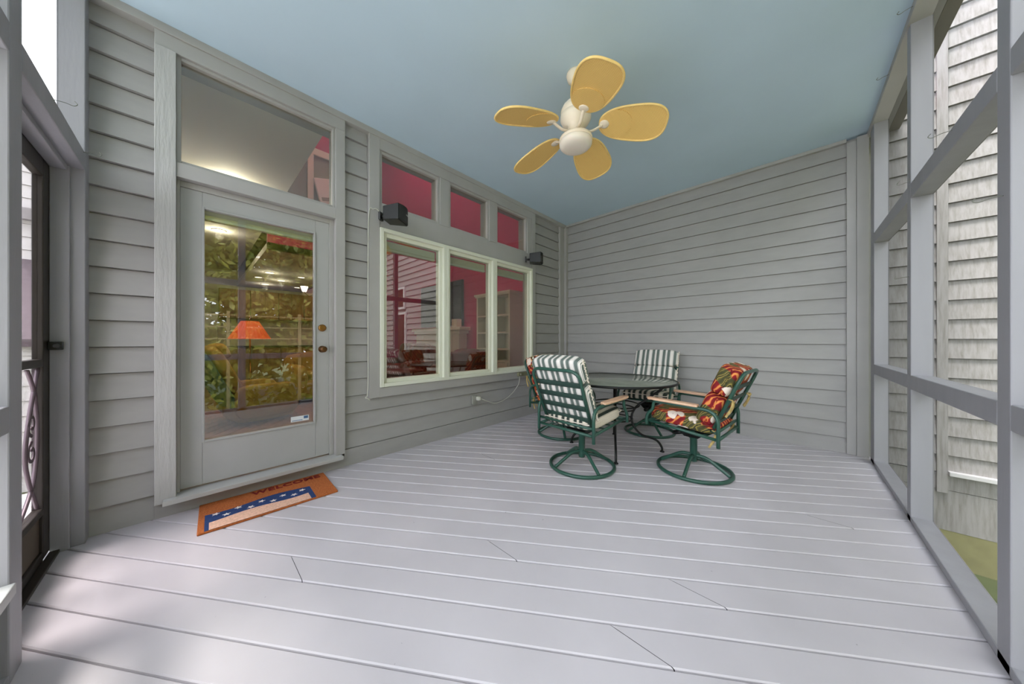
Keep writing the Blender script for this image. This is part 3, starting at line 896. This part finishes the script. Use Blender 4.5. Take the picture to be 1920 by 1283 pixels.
mb = MB(); mb.lathe([(0.119,zl(2.682)),(0.124,zl(2.668)),(0.122,zl(2.652)),(0.110,zl(2.638)),(0.085,zl(2.629)),(0.045,zl(2.624)),(0.0,zl(2.623))], 40); mb.obj('light_bowl', BOWL, t)
def blade_outline(n=44, inset=0.0):
    L0, L1 = 0.180+inset, 0.646-inset
    pts = []
    for i in range(n):
        a = 2*pi*i/n
        c, s = cos(a), sin(a)
        e = 2/2.7
        ux = math.copysign(abs(c)**e, c); uy = math.copysign(abs(s)**e, s)
        x = (L0+L1)/2+ux*(L1-L0)/2
        u = (x-0.19)/0.482
        w = 0.112+0.050*min(1.0, max(0.0, u))**0.8
        pts.append((x, uy*(w-inset)))
    return pts
for k in range(5):
    M = RZ(radians(29.5+72*k)) @ T3(0, 0, 0.105) @ RY(radians(9.0)) @ RX(radians(-14))
    mb = MB(); mb.prism(blade_outline(), 0.006, M=M, z0=-0.003)
    bl = mb.obj('fan_blade', WICKER, t)
    mb = MB(); mb.tube([M @ Vector((x, y, -0.002)) for x, y in blade_outline()], 0.0075, 8, closed=True); mb.obj('blade_rim', WRIM, bl)
    mb = MB()
    ov = [(0.295+0.115*cos(a), 0.112*sin(a)) for a in [2*pi*i/30 for i in range(30)]]
    mb.prism(ov, 0.004, M=M, z0=-0.0085); mb.obj('root_patch', WICKER, bl)
    mb = MB()
    A = RZ(radians(29.5+72*k))
    mb.tube([A @ Vector(p) for p in spline([(0.050,0,0.050),(0.080,0,0.034),(0.120,0,0.032),(0.160,0,0.046),(0.195,0,0.062)], 7)], 0.011, 8, flat=(0.007,0.013,(0,0,1)))
    mb.lathe([(0.0,-0.023),(0.030,-0.022),(0.036,-0.016),(0.036,-0.009),(0.0,-0.009)], 22, M=A @ T3(0.212, 0, 0.079) @ RY(radians(9)) @ RX(radians(-14)))
    mb.obj('blade_iron', FANC, t)

# ------------------------------------------------------------------ doormat
MX0, MX1, MY0, MY1 = -2.972, -2.535, 0.020, 0.760
t = thing('doormat', 'orange-brown coir doormat lettered WELCOME below the glass door', 'doormat', ((MX0+MX1)/2, (MY0+MY1)/2, 0.0), radians(-2.0))
W_, H_ = MX1-MX0, MY1-MY0
mb = MB(); n = 24
mb.box(-W_/2, W_/2, -H_/2, H_/2, 0.0, 0.014)
mb.obj('coir_pile', COIR, t, bevel=0.004)
cu = bpy.data.curves.new('welcome', 'FONT'); cu.body = 'WELCOME'; cu.size = 0.082; cu.extrude = 0.0012; cu.offset = 0.0034; cu.space_character = 1.12; cu.align_x = 'CENTER'
tmp = bpy.data.objects.new('welcome_text', cu); COL.objects.link(tmp)
bpy.context.view_layer.update()
me = bpy.data.meshes.new_from_object(tmp.evaluated_get(bpy.context.evaluated_depsgraph_get()))
bpy.data.objects.remove(tmp)
me.materials.clear(); me.materials.append(PRED)
o = bpy.data.objects.new('lettering', me); COL.objects.link(o); o.parent = t
o.location = (-W_/2+0.085, 0.115, 0.0148); o.rotation_euler = (0, 0, pi/2)
o['label'] = 'dark red lettering WELCOME'
# plain star-spangled border along the outer edge
def wave_band(x_in, amp, x_out, ya, yb, ph, n=30):
    top = []
    for i in range(n+1):
        u = i/n
        top.append((x_in+amp*sin(u*pi*2.2+ph), ya+(yb-ya)*u))
    return top+[(x_out, yb), (x_out, ya)]
mb = MB(); mb.prism(wave_band(-0.020, 0.018, W_/2-0.004, -H_/2+0.03, H_/2-0.14, 0.4), 0.003, z0=0.0135); nb = mb.obj('navy_border', PNAVY, t)
mb = MB(); mb.prism(wave_band(0.105, 0.014, W_/2-0.002, -H_/2+0.05, H_/2-0.17, 2.0), 0.002, z0=0.0160); mb.obj('cream_border', PCREAM, t)
for i, (sx, sy) in enumerate(((0.015,-0.29),(0.065,-0.24),(0.012,-0.18),(0.062,-0.12),(0.02,-0.06),(0.068,0.0),(0.028,0.06),(0.07,0.12),(0.03,0.175))):
    pts = []
    for k in range(10):
        r = 0.021 if k % 2 == 0 else 0.009
        a = pi/2+k*pi/5+i*0.3
        pts.append((sx+r*cos(a), sy+r*sin(a)))
    mb = MB(); mb.prism(pts, 0.0022, z0=0.0160); mb.obj('star', PWHITE, nb)

# ------------------------------------------------------------------ speakers under the transoms
def speaker(loc, rz, label, s=1.0):
    t = thing('wall_speaker', label, 'speaker', loc, rz, 'black wall speakers')
    mb = MB()     # tapered body, grille towards +x
    a, b, h0, h1, d = 0.070*s, 0.100*s, 0.066*s, 0.078*s, 0.085*s
    mb.add([(-d,-a,-h0),(-d,a,-h0),(-d,a,h0),(-d,-a,h0),(d,-b,-h1),(d,b,-h1),(d,b,h1),(d,-b,h1)],
           [(0,3,2,1),(4,5,6,7),(0,1,5,4),(1,2,6,5),(2,3,7,6),(3,0,4,7)])
    mb.obj('cabinet', BLACK, t, bevel=0.008)
    mb = MB(); n = 10
    vs = []; fs = []
    for i in range(n+1):
        y = -b*0.93+2*b*0.93*i/n; x = d+0.004+0.026*s*(1-(2*i/n-1)**2)
        vs += [(x,y,-h1*0.9),(x,y,h1*0.9)]
    for i in range(n): fs.append((2*i,2*i+2,2*i+3,2*i+1))
    vs += [(d-0.004,-b*0.93,-h1*0.9),(d-0.004,b*0.93,-h1*0.9),(d-0.004,b*0.93,h1*0.9),(d-0.004,-b*0.93,h1*0.9)]
    q = 2*(n+1)
    fs += [tuple([q,q+1]+[2*i for i in range(n,-1,-1)]), tuple([q+3]+[2*i+1 for i in range(n+1)]+[q+2])]
    mb.add(vs, fs); g = mb.obj('grille', BLACKM, t)
    mb = MB(); mb.box(d+0.0295*s, d+0.032*s, 0.0, 0.040*s, -0.006*s, 0.004*s); mb.obj('badge', simple('badge_silver', (190,190,186), 0.35, metal=0.5), g)
    mb = MB(); mb.tube([(-d,0,-0.01),(-d-0.05,0,-0.01)], 0.016, 10); mb.box(-d-0.065,-d-0.045,-0.03,0.03,-0.045,0.03); mb.obj('bracket', BLACK, t)
    return t
speaker((-2.815, 1.335, 2.365), radians(38), 'black speaker below the leftmost transom, nearer the camera')
speaker((-2.815, 3.50, 2.375), radians(38), 'black speaker below the rightmost transom, far end of the windows')

# ------------------------------------------------------------------ outlet, adaptor, cable runs
t = thing('wall_outlet', 'weathered outlet with a white plug low on the clapboards', 'outlet', (-2.975, 2.47, 0.39))
mb = MB(); mb.box(-0.02, 0.006, -0.04, 0.04, -0.055, 0.055); mb.obj('cover_plate', simple('plate_grey', (150,150,142), 0.5), t, bevel=0.004)
mb = MB(); mb.puff(0.035, 0.03, 0.02, 0.06, 0.05, 0.05, 4, 6); mb.obj('plug', simple('plug_white', (208,208,196), 0.45), t)
pa = t = thing('power_adaptor', 'olive grey power strip fixed under the right casement', 'power strip', (-2.952, 3.385, 0.655))
mb = MB(); mb.box(-0.02, 0.022, -0.125, 0.125, -0.028, 0.028); mb.obj('housing', simple('adaptor_olive', (122,120,92), 0.55), t, bevel=0.005)
mb = MB(); mb.tube([(0.022,-0.085,0.0),(0.034,-0.085,0.0)], 0.016, 14); mb.obj('jack', simple('jack_grey', (150,148,128), 0.5), t)
mb = MB(); mb.tube(spline([(-2.94,3.29,0.635),(-2.945,3.26,0.50),(-2.935,3.05,0.36),(-2.935,2.82,0.305),(-2.93,2.66,0.35),(-2.92,2.535,0.405)], 10), 0.004, 7)
mb.v = [v-Vector((-2.952, 3.385, 0.655)) for v in mb.v]; mb.obj('power_cord', CABLEM, pa)['label'] = 'pale cord looping down to the outlet'
mb = MB(); mb.tube(spline([(-2.945,1.27,2.37),(-2.955,1.23,2.425),(-2.957,1.19,2.42),(-2.962,1.148,2.34),(-2.965,1.142,1.6),(-2.965,1.142,0.72),(-2.965,1.120,0.612),(-2.962,1.138,0.600),(-2.965,1.160,0.580)], 8), 0.004, 7)
tag(mb.obj('speaker_wire', CABLEM), 'thin pale wire from the nearer speaker down the left window casing', 'wire')

# ------------------------------------------------------------------ house interior seen through the glass
IZ = 0.10
mb = MB(); mb.box(-11.2, XI, -0.5, 4.75, IZ-0.1, IZ); struct(mb.obj('floor_interior', IFLOOR), 'brown wood floor inside the house', 'floor')
mb = MB(); mb.box(-11.2, XI, YB+0.06, YB+0.16, 0.0, 8.0); struct(mb.obj('wall_interior_back', MAGENTA), 'magenta wall inside, behind the fireplace', 'wall')
mb = MB(); mb.box(-11.3, -11.2, -0.50, 4.75, 0.0, 8.0); struct(mb.obj('wall_interior_far', IWHITE), 'far kitchen wall inside the house', 'wall')
mb = MB(); mb.box(-11.3, XI, -0.55, -0.43, -0.8, 8.0)
struct(mb.obj('wall_interior_side', IWHITE), 'pale side wall inside the house', 'wall')
mb = MB(); mb.box(XI, -3.04, -0.55, 4.75, 3.32, 8.0); struct(mb.obj('wall_upper', MAGENTA), 'magenta upper wall inside over the windows', 'wall')
mb = MB(); mb.box(-11.3, XI, -0.50, 0.82, 3.05, 3.17); struct(mb.obj('ceiling_interior_low', ICEIL), 'low ceiling inside over the door', 'ceiling')
mb = MB(); mb.box(-11.3, -6.2, 0.82, 2.3, 2.65, 2.75); struct(mb.obj('ceiling_kitchen', ICEIL), 'kitchen ceiling with recessed lights', 'ceiling')
mb = MB(); mb.box(-6.28, -6.2, 0.82, 2.3, 2.65, 8.0); mb.box(-11.3, -6.2, 2.26, 2.34, 2.65, 8.0); mb.box(-11.3, -6.2, 0.76, 0.82, 3.17, 8.0); struct(mb.obj('wall_header', MAGENTA), 'magenta header wall over the kitchen opening', 'wall')
mb = MB(); mb.box(-11.3, -3.04, -0.55, 4.75, 8.0, 8.15); struct(mb.obj('ceiling_interior_high', ICEIL), 'high ceiling inside', 'ceiling')
# bookcase
t = thing('bookcase', 'tall cream bookcase seen through the right casement', 'bookcase', (-4.54, 4.42, IZ))
bw, bd, bh = 0.50, 0.19, 2.0
mb = MB(); mb.box(-bw, -bw+0.04, -bd, bd, 0, bh); mb.box(bw-0.04, bw, -bd, bd, 0, bh); mb.box(-bw+0.04, bw-0.04, bd-0.02, bd, 0, bh); mb.box(-0.02, 0.02, -bd, bd-0.02, 0, bh)
mb.box(-bw+0.04, bw-0.04, -bd, bd, 0, 0.08); mb.obj('carcass', IWHITE, t)
mb = MB(); mb.box(-bw-0.04, bw+0.04, -bd-0.04, bd, bh, bh+0.04); mb.box(-bw-0.02, bw+0.02, -bd-0.02, bd, bh-0.03, bh); mb.obj('cornice', IWHITE, t)
for z in (0.62, 0.86, 1.20, 1.55):
    mb = MB(); mb.box(-bw+0.04, bw-0.04, -bd+0.005, bd-0.02, z, z+0.03); mb.obj('shelf', IWHITE, t)
for s in (-1, 1):
    mb = MB(); mb.box(s*0.24-0.21, s*0.24+0.21, -bd-0.015, -bd, 0.09, 0.61); d_ = mb.obj('door', IWHITE, t, bevel=0.004)
    mb = MB(); mb.lathe([(0.012,0),(0.012,0.02),(0,0.02)], 12, M=T3(s*0.06,-bd-0.015,0.4) @ RX(pi/2)); mb.obj('knob', BLACK, d_)
# fireplace surround, television, box on the mantel
t = thing('fireplace', 'pale fireplace mantel under the television inside the house', 'fireplace', (-6.85, 4.52, IZ))
mb = MB(); mb.box(-1.12, 1.14, -0.24, 0.08, 1.30, 1.38); mb.box(-1.05, 1.07, -0.20, 0.08, 1.22, 1.30); mb.obj('mantel_shelf', IWHITE, t, bevel=0.006)
mb = MB(); mb.box(-1.0, -0.62, -0.16, 0.08, 0, 1.22); mb.box(0.62, 1.0, -0.16, 0.08, 0, 1.22); mb.box(-0.62, 0.62, -0.16, 0.08, 0.86, 1.22); mb.obj('surround', IWHITE, t, bevel=0.006)
mb = MB(); mb.box(-0.62, 0.62, -0.04, 0.08, 0, 0.86); mb.obj('firebox', TVB, t)
t = thing('television', 'large black television over the mantel', 'television', (-6.95, 4.58, 2.1))
mb = MB(); mb.box(-0.97, 0.97, -0.04, 0.03, -0.57, 0.57); mb.obj('bezel', BLACK, t, bevel=0.006)
mb = MB(); mb.box(-0.95, 0.95, -0.043, -0.040, -0.55, 0.55); mb.obj('screen', TVB, t)
mb = MB(); mb.box(-6.15, -5.93, 4.36, 4.50, IZ+1.38, IZ+1.58); tag(mb.obj('mantel_box', IWHITE, bevel=0.006), 'cream box on the right end of the mantel', 'box')
# brown sofas and table
def sofa(name, loc, rz, mat, L, label, back=0.92):
    t = thing(name, label, 'sofa', loc, rz)
    mb = MB(); mb.puff(0, 0.05, 0.24, L, 0.80, 0.30, 9, 6); mb.obj('base', mat, t)
    n = max(1, round((L-0.4)/0.7))
    w = (L-0.44)/n
    for i in range(n):
        x = -(L-0.44)/2+w*(i+0.5)
        mb = MB(); mb.puff(x, 0.08, 0.43, w, 0.66, 0.17, 5, 8); mb.obj('seat_cushion', mat, t)
        mb = MB(); mb.puff(0, 0, 0, w, 0.20, back-0.42, 5, 8, M=T3(x,-0.25,(back+0.44)/2) @ RX(-0.0+0.15)); mb.obj('back_cushion', mat, t)
    mb = MB(); mb.puff(0, -0.36, back/2, L, 0.16, back-0.06, 7, 8); mb.obj('backrest', mat, t)
    for s in (-1, 1):
        mb = MB(); mb.puff(s*(L/2-0.11), 0.04, 0.34, 0.22, 0.82, 0.58, 5, 8); mb.obj('armrest', mat, t)
    for sx in (-1, 1):
        for sy in (-1, 1):
            mb = MB(); mb.lathe([(0.02,0),(0.028,0.1),(0,0.1)], 10, M=T3(sx*(L/2-0.1), 0.04+sy*0.30, 0)); mb.obj('leg', BARK, t)
    return t
sofa('leather_sofa', (-6.5, 3.3, IZ), radians(180), LEATHER, 1.7, 'brown leather sofa seen through the middle casement', 0.98)
sofa('leather_armchair', (-4.35, 3.3, IZ), radians(75), LEATHER, 0.95, 'dark brown leather armchair seen at the foot of the middle casement', 0.90)
t = thing('coffee_table', 'round brown coffee table seen through the left casement', 'table', (-4.7, 2.25, IZ))
mb = MB(); mb.lathe([(0,0.52),(0.40,0.52),(0.43,0.54),(0.43,0.57),(0,0.57)], 40); mb.obj('tabletop', LEATHER, t)
for k in range(4):
    mb = MB(); mb.tube([RZ(k*pi/2+0.5) @ Vector(p) for p in spline([(0.34,0,0.52),(0.28,0,0.3),(0.34,0,0.0)], 6)], 0.025, 8); mb.obj('leg', LEATHER, t)
# floor lamp
t = thing('floor_lamp', 'brass floor lamp with an orange pleated shade seen through the glass door', 'lamp', (-6.35, 0.62, IZ))
mb = MB(); n = 60; vs = []; fs = []
for i in range(n):
    a = 2*pi*i/n; k = 1+0.02*(i % 2)
    vs += [(0.26*k*cos(a),0.26*k*sin(a),1.08),(0.11*k*cos(a),0.11*k*sin(a),1.36)]
for i in range(n): j = (i+1) % n; fs.append((2*i,2*j,2*j+1,2*i+1))
mb.add(vs, fs); sh = mb.obj('lamp_shade', SHADE, t)
so = sh.modifiers.new('thick', 'SOLIDIFY'); so.thickness = 0.004
mb = MB(); mb.tube([(0,0,0.02),(0,0,1.40)], 0.012, 10); mb.tube([(0.05,0,0.02),(0.05,0,0.7)], 0.01, 10); mb.lathe([(0,1.40),(0.02,1.41),(0.012,1.44),(0,1.45)], 12); mb.obj('pole', BRASS, t)
mb = MB(); mb.lathe([(0,0),(0.15,0),(0.15,0.015),(0.05,0.03),(0,0.03)], 28); mb.obj('base', BRASS, t)
# wing chair and gold sofa
t = thing('reclining_chair', 'gold and teal reclining chair in front of the orange lamp', 'armchair', (-5.25, 0.52, IZ-0.11), radians(12))
mb = MB(); mb.puff(0, 0.10, 0.30, 0.62, 0.66, 0.36, 6, 8); mb.obj('seat', GOLDF, t)
M = T3(0,-0.16,0.42) @ RX(0.42)
mb = MB(); mb.puff(0,0.02,0.34,0.58,0.14,0.76,5,8, M=M); bk_ = mb.obj('backrest', GOLDF, t)
mb = MB(); mb.puff(0,-0.09,0.33,0.60,0.09,0.78,6,8, M=M); mb.obj('back_cover', TEALF, bk_)
mb = MB(); mb.puff(0,0.10,0.62,0.50,0.12,0.20,4,8, M=M); mb.obj('head_pillow', GOLDF, bk_)
for s in (-1, 1):
    mb = MB(); mb.puff(s*0.33,0.08,0.40,0.13,0.66,0.42,5,8); mb.obj('armrest', GOLDF, t)
sofa('gold_sofa', (-6.3, 1.75, IZ), radians(-90), GOLDF, 1.3, 'gold sofa behind the glass door, right of the lamp', 0.85)
mb = MB(); mb.box(-4.7, -3.6, -0.3, 1.1, IZ, IZ+0.012); tag(mb.obj('rug', RUG), 'pale rug on the floor behind the glass door', 'rug')
# kitchen
for i in range(5):
    y0 = 0.45+i*0.62
    t = thing('wall_cabinet', ['first','second','third','fourth','fifth'][i]+' wooden wall cabinet from the left along the far kitchen wall', 'cabinet', (-11.2, y0, 1.75), 0, 'kitchen wall cabinets')
    mb = MB(); mb.box(0.002, 0.33, 0.004, 0.616, 0, 0.78); mb.obj('cabinet_body', CABW, t)
    for s in (0, 1):
        mb = MB(); mb.box(0.33, 0.35, 0.01+s*0.305, 0.305+s*0.305, 0.01, 0.77); d_ = mb.obj('door', CABW, t, bevel=0.005)
    t = thing('base_cabinet', ['first','second','third','fourth','fifth'][i]+' wooden base cabinet from the left under the kitchen counter', 'cabinet', (-11.2, y0, IZ), 0, 'kitchen base cabinets')
    mb = MB(); mb.box(0.002, 0.58, 0.004, 0.616, 0, 0.87); mb.obj('cabinet_body', CABW, t)
    mb = MB(); mb.box(0.58, 0.60, 0.02, 0.60, 0.10, 0.85); mb.obj('door', CABW, t, bevel=0.005)
mb = MB(); mb.box(-11.198, -10.56, 0.44, 3.56, IZ+0.872, IZ+0.91); tag(mb.obj('worktop', STONE), 'dark stone kitchen worktop', 'worktop')
t = thing('refrigerator', 'steel refrigerator at the left of the kitchen', 'refrigerator', (-10.85, 0.02, IZ))
mb = MB(); mb.box(-0.34, 0.30, -0.42, 0.40, 0, 1.75); mb.obj('body', STEEL, t, bevel=0.01)
for s in (-1, 1):
    mb = MB(); mb.box(0.30, 0.34, min(s*0.005, s*0.40), max(s*0.005, s*0.40), 0.55, 1.74); d_ = mb.obj('door', STEEL, t, bevel=0.006)
    mb = MB(); mb.tube([(0.37, s*0.05, 0.8),(0.37, s*0.05, 1.5)], 0.012, 8); mb.obj('handle', STEEL, d_)
def point(loc, e, col, r=0.08, parent=None):
    l = bpy.data.lights.new('bulb', 'POINT'); l.energy = e; l.color = col; l.shadow_soft_size = r
    o = bpy.data.objects.new('bulb', l); COL.objects.link(o); o.location = loc
    if parent is not None: o.parent = parent
    return o
cans = [(-8.4,1.15,2.65,'nearest'),(-9.2,1.05,2.65,'second'),(-9.3,1.5,2.65,'third'),(-8.5,1.75,2.65,'fourth'),(-10.2,1.3,2.65,'fifth'),(-10.2,2.0,2.65,'sixth'),
        (-4.9,0.30,3.05,'door-side'),(-7.2,0.30,3.05,'far low-ceiling')]
for i, (x, y, z, nm) in enumerate(cans):
    t = thing('recessed_light', 'small %s recessed light in the ceiling inside the house' % nm, 'light', (x, y, z-0.001), 0, 'recessed ceiling lights')
    mb = MB(); mb.lathe([(0.095,0),(0.095,-0.008),(0.075,-0.010),(0.07,0)], 24); mb.obj('trim_ring', IWHITE, t)
    mb = MB(); mb.lathe([(0.072,-0.002),(0.0,-0.002)], 24); mb.obj('lens', LAMPG, t)
    if i in (0, 2, 4, 6, 7): point((0,0,-0.10), {6: 9, 7: 4}.get(i, 1.3), (1,0.86,0.68), 0.06, t)
t = thing('chandelier', 'small three-shade chandelier glowing in the kitchen', 'chandelier', (-8.2, 1.95, 2.65))
mb = MB(); mb.tube([(0,0,0),(0,0,-0.42)], 0.008, 8); mb.lathe([(0,-0.36),(0.03,-0.40),(0.03,-0.44),(0,-0.48)], 14); mb.obj('stem', BRASSD, t)
for k in range(3):
    a = k*2*pi/3+0.4
    mb = MB(); mb.tube([RZ(a) @ Vector(p) for p in spline([(0.02,0,-0.42),(0.11,0,-0.46),(0.19,0,-0.40),(0.20,0,-0.37)], 6)], 0.007, 8); ar = mb.obj('arm', BRASSD, t)
    mb = MB(); mb.lathe([(0.04,-0.37),(0.05,-0.34),(0.075,-0.25)], 18, M=RZ(a) @ T3(0.20,0,0)); mb.obj('glass_shade', LAMPG, ar)
# unseen fill lights added to brighten the magenta family room
for i, (x, y, nm) in enumerate(((-4.6,2.2,'near'),(-4.6,3.7,'bookcase-side'),(-7.4,3.4,'fireplace-side'))):
    t = thing('fill_light', '%s added fill light high in the magenta room' % nm, 'light', (x, y, 8.0), 0, 'added fill lights')
    mb = MB(); mb.lathe([(0.0,-0.09),(0.12,-0.07),(0.16,-0.03),(0.17,0.0),(0,0.0)], 24); mb.obj('diffuser', LAMPG, t)
    point((0,0,-0.25), 30, (1,0.93,0.84), 0.15, t)
mb = MB(); mb.box(-6.199, -6.185, 0.84, 2.28, 3.15, 4.45); struct(mb.obj('wall_loft', simple('loft_white_shaded', (150,148,130), 0.7)), 'white loft wall toned grey for shade inside, seen through the door transom', 'wall')  # interior white, with its shade put into the colour as grey
trim(-6.185, -6.15, 0.84, 2.28, 4.43, 4.55, IWHITE); trim(-6.185, -6.15, 1.36, 1.45, 3.15, 4.43, IWHITE)
t = thing('supply_vent', 'white vent box inside the house, seen at the right end of the door transom', 'vent', (-6.18, 1.66, 3.84))
mb = MB(); mb.box(0, 0.06, -0.17, 0.17, -0.22, 0.22, M=RX(0.25)); mb.obj('housing', simple('vent_white', (248,246,240), 0.5), t, bevel=0.01)
mb = MB(); mb.box(0.06, 0.066, -0.13, 0.13, -0.17, -0.11, M=RX(0.25)); mb.obj('grille', simple('vent_grey', (170,168,160), 0.5), t)

# ------------------------------------------------------------------ outside
mb = MB(); mb.box(-30, 30, -30, 40, -1.0, -0.85); struct(mb.obj('ground', GRASS), 'green lawn outside', 'ground')
# wing of the house to the right
WY = YB
mb = MB()
mb.box(0.60, 4.45, WY+0.03, WY+0.2, -0.9, 7.2)
clap_y(mb, WY, 0.60, 0.93, -0.02, 7.15, pitch=0.1715, base=-0.035+0.0)
clap_y(mb, WY, 0.99, 4.40, -0.02, 7.15, pitch=0.1715, base=-0.035+0.0)
mb.box(0.60, 4.40, WY+0.012, WY+0.04, -0.175, -0.03); mb.box(0.60, 4.40, WY+0.018, WY+0.04, -0.535, -0.18)
struct(mb.obj('wall_wing', WSIDE), 'weathered pale clapboard wing wall outside the right screens', 'wall')
trim(0.93, 0.99, WY-0.012, WY+0.03, -0.2, 7.15, WSIDE, 0.002, label='weathered vertical board on the wing wall')
trim(4.40, 4.50, WY-0.02, WY+0.2, -0.9, 7.2, HSIDE, 0.002)
trim(0.99, 4.40, WY-0.045, WY+0.03, -0.035, 0.0, HSIDE, 0.003, label='pale ledge along the foot of the wing wall')
mb = MB(); mb.box(0.62, 4.45, WY+0.02, WY+0.2, -0.85, -0.535); struct(mb.obj('wall_foundation', OLIVE), 'mossy foundation strip under the wing wall', 'wall')
mb = MB(); mb.box(0.4, 4.7, WY-0.10, WY+0.4, 7.2, 7.35); struct(mb.obj('ceiling_eave', FASCIA), 'eave over the wing wall', 'eave')
window_n = win_i[0]
def wing_opening(x0, x1, z0, z1, label):
    win_i[0] += 1
    t = thing('window_%d' % win_i[0], label, 'window', ((x0+x1)/2, WY-0.02, z0), kind='structure')
    w = (x1-x0)/2; h = z1-z0
    mb = MB(); mb.box(-w,-w+0.07,-0.03,0.02,0,h); mb.box(w-0.07,w,-0.03,0.02,0,h); mb.box(-w+0.07,w-0.07,-0.03,0.02,h-0.07,h); mb.box(-w+0.07,w-0.07,-0.03,0.02,0,0.07); mb.obj('window_frame', HSIDE, t)
    mb = MB(); mb.box(-w+0.07,w-0.07,0.0,0.012,0.07,h-0.07); mb.obj('pane', simple('dark_pane', (70,72,66), 0.1), t)
wing_opening(2.88, 3.48, 2.15, 2.85, 'small white upper window on the wing wall')
wing_opening(2.80, 3.56, 0.02, 2.05, 'tall white glazed door on the wing wall')
# porch platform outside the screen door and the neighbouring building
struct(deck(-4.2, 3.0, -6.0, -0.522, []).obj('floor_outer', [simple('outer_deck', (206,204,206), 0.5), DARK]), 'pale deck boards outside the screen door', 'floor')
t = thing('neighbour_building', 'pale sided building with a shingled lean-to roof beyond the screen door', 'building', (-8.6, -4.4, -0.85))
mb = MB(); clap_x(mb, 0.0, -3.5, 3.5, 0.0, 5.4, pitch=0.2, base=0.0); mb.box(-1.0, -0.03, -3.5, 3.5, 0, 5.4); mb.obj('wall', HSIDE, t)
mb = MB(); mb.box(-0.02, 0.12, -3.6, 3.6, 3.85, 4.02); mb.obj('fascia', FASCIA, t)
mb = MB(); mb.add([(0.02,-3.5,3.25),(1.3,-3.5,2.02),(1.3,3.5,2.02),(0.02,3.5,3.25),(0.02,-3.5,3.13),(1.3,-3.5,1.92),(1.3,3.5,1.92),(0.02,3.5,3.13)], [(0,1,2,3),(7,6,5,4),(0,4,5,1),(1,5,6,2),(2,6,7,3),(3,7,4,0)]); mb.obj('lean_to_roof', SHINGLE, t)
mb = MB(); clap_x(mb, 1.2, -3.4, 3.4, 0.0, 1.95, pitch=0.2, base=0.0); mb.box(0.1, 1.17, -3.4, 3.4, 0, 1.9); mb.obj('lean_to_wall', HSIDE, t)
# trellis fence in front of the trees
t = thing('trellis_fence', 'tall open rail fence in front of the trees, seen only as a reflection', 'fence', (4.3, 1.5, -0.85))
for y in (-2.4, -0.9, 0.6, 2.1, 2.7):
    mb = MB(); mb.box(-0.03, 0.03, y-0.03, y+0.03, 0, 2.75); mb.obj('fence_post', simple('fence_wood', (176,160,110), 0.8), t)
for z in (2.05, 2.35, 2.65):
    mb = MB(); mb.box(-0.015, 0.015, -3.0, 2.7, z-0.014, z+0.014); mb.obj('fence_rail', simple('fence_wood_b', (176,160,110), 0.8), t)
# trees and hedge beyond
def tree(loc, h, r, n, mat, label, seed, trunk=True):
    rnd = random.Random(seed)
    t = thing('tree', label, 'tree', loc, 0, 'trees beyond the porch')
    if trunk:
        mb = MB(); mb.tube(spline([(0,0,0),(0.1,0.05,h*0.3),(-0.05,0.1,h*0.6),(0.05,0,h*0.85)], 5), lambda u: 0.16*(1-0.75*u), 9); mb.obj('trunk', BARK, t)
    blobs = []
    for i in range(26):
        a = rnd.uniform(0, 2*pi); q = r*rnd.uniform(0.1, 0.75); z = h*rnd.uniform(0.12, 0.95)
        blobs.append((q*cos(a), q*sin(a), z, r*rnd.uniform(0.35, 0.6)))
    mb = MB()
    for i in range(n):
        bx, by, bz, br = rnd.choice(blobs)
        d = Vector((rnd.gauss(0,1), rnd.gauss(0,1), rnd.gauss(0,1))).normalized()
        p = Vector((bx,by,bz))+d*br*rnd.uniform(0.75, 1.05)
        if p.z < 0.05: p.z = 0.05+rnd.random()*0.3
        s = rnd.uniform(0.08, 0.16)
        u = d.orthogonal().normalized(); u.rotate(Matrix.Rotation(rnd.uniform(0,2*pi), 3, d)); v = d.cross(u)
        tl = d*rnd.uniform(-0.6, 0.6)
        a_ = u*s*1.6+tl*s; b_ = v*s*0.7
        mb.add([p-a_, p-b_, p+a_, p+b_], [(0,1,2,3)])
    mb.obj('foliage', mat, t)
    return t
lbl = ['dark leafy tree reflected at the left of the glass door', 'pale green tree reflected above the lamp in the glass door', 'bushy dark tree reflected at the right of the glass door', 'light green tree beside the wing wall corner', 'tall pale tree in the back row, left of the gap', 'tall dark tree in the back row, right of the gap']
for i, (x, y, h, r, n, m) in enumerate(((8.2,-3.6,9.0,1.6,9000,LEAF1),(8.2,0.9,9.5,1.6,9500,LEAF2),(8.2,5.4,9.0,1.6,9000,LEAF1),(5.0,10.4,7.5,1.6,3800,LEAF2),(12.0,-1.6,11.5,1.8,9500,LEAF2),(12.0,3.5,12.0,1.8,9500,LEAF1))):
    tree((x, y, -0.85), h, r, n, m, lbl[i], 20+i)
def hedge():
    rnd = random.Random(5)
    mb = MB()
    for i in range(24000):
        y = rnd.uniform(-6.5, 6.5); z = rnd.uniform(0, 1)**0.8*(7.0+0.5*sin(y*1.7)+0.4*sin(y*4.1+1))
        x = rnd.gauss(0, 0.16)-0.25*sin(y*2.1)*0.5
        p = Vector((x, y, z))
        d = Vector((-1, rnd.gauss(0,0.6), rnd.gauss(0.3,0.6))).normalized()
        s = rnd.uniform(0.05, 0.10)
        u = d.orthogonal().normalized(); u.rotate(Matrix.Rotation(rnd.uniform(0,2*pi), 3, d)); v = d.cross(u)
        mb.add([p-u*s*1.5, p-v*s*0.7, p+u*s*1.5, p+v*s*0.7], [(0,1,2,3)])
    o = mb.obj('ivy_hedge', LEAF1); o.location = (5.3, 0, -0.85)
    return tag(o, 'long ivy hedge behind the rail fence', 'hedge')
hedge()
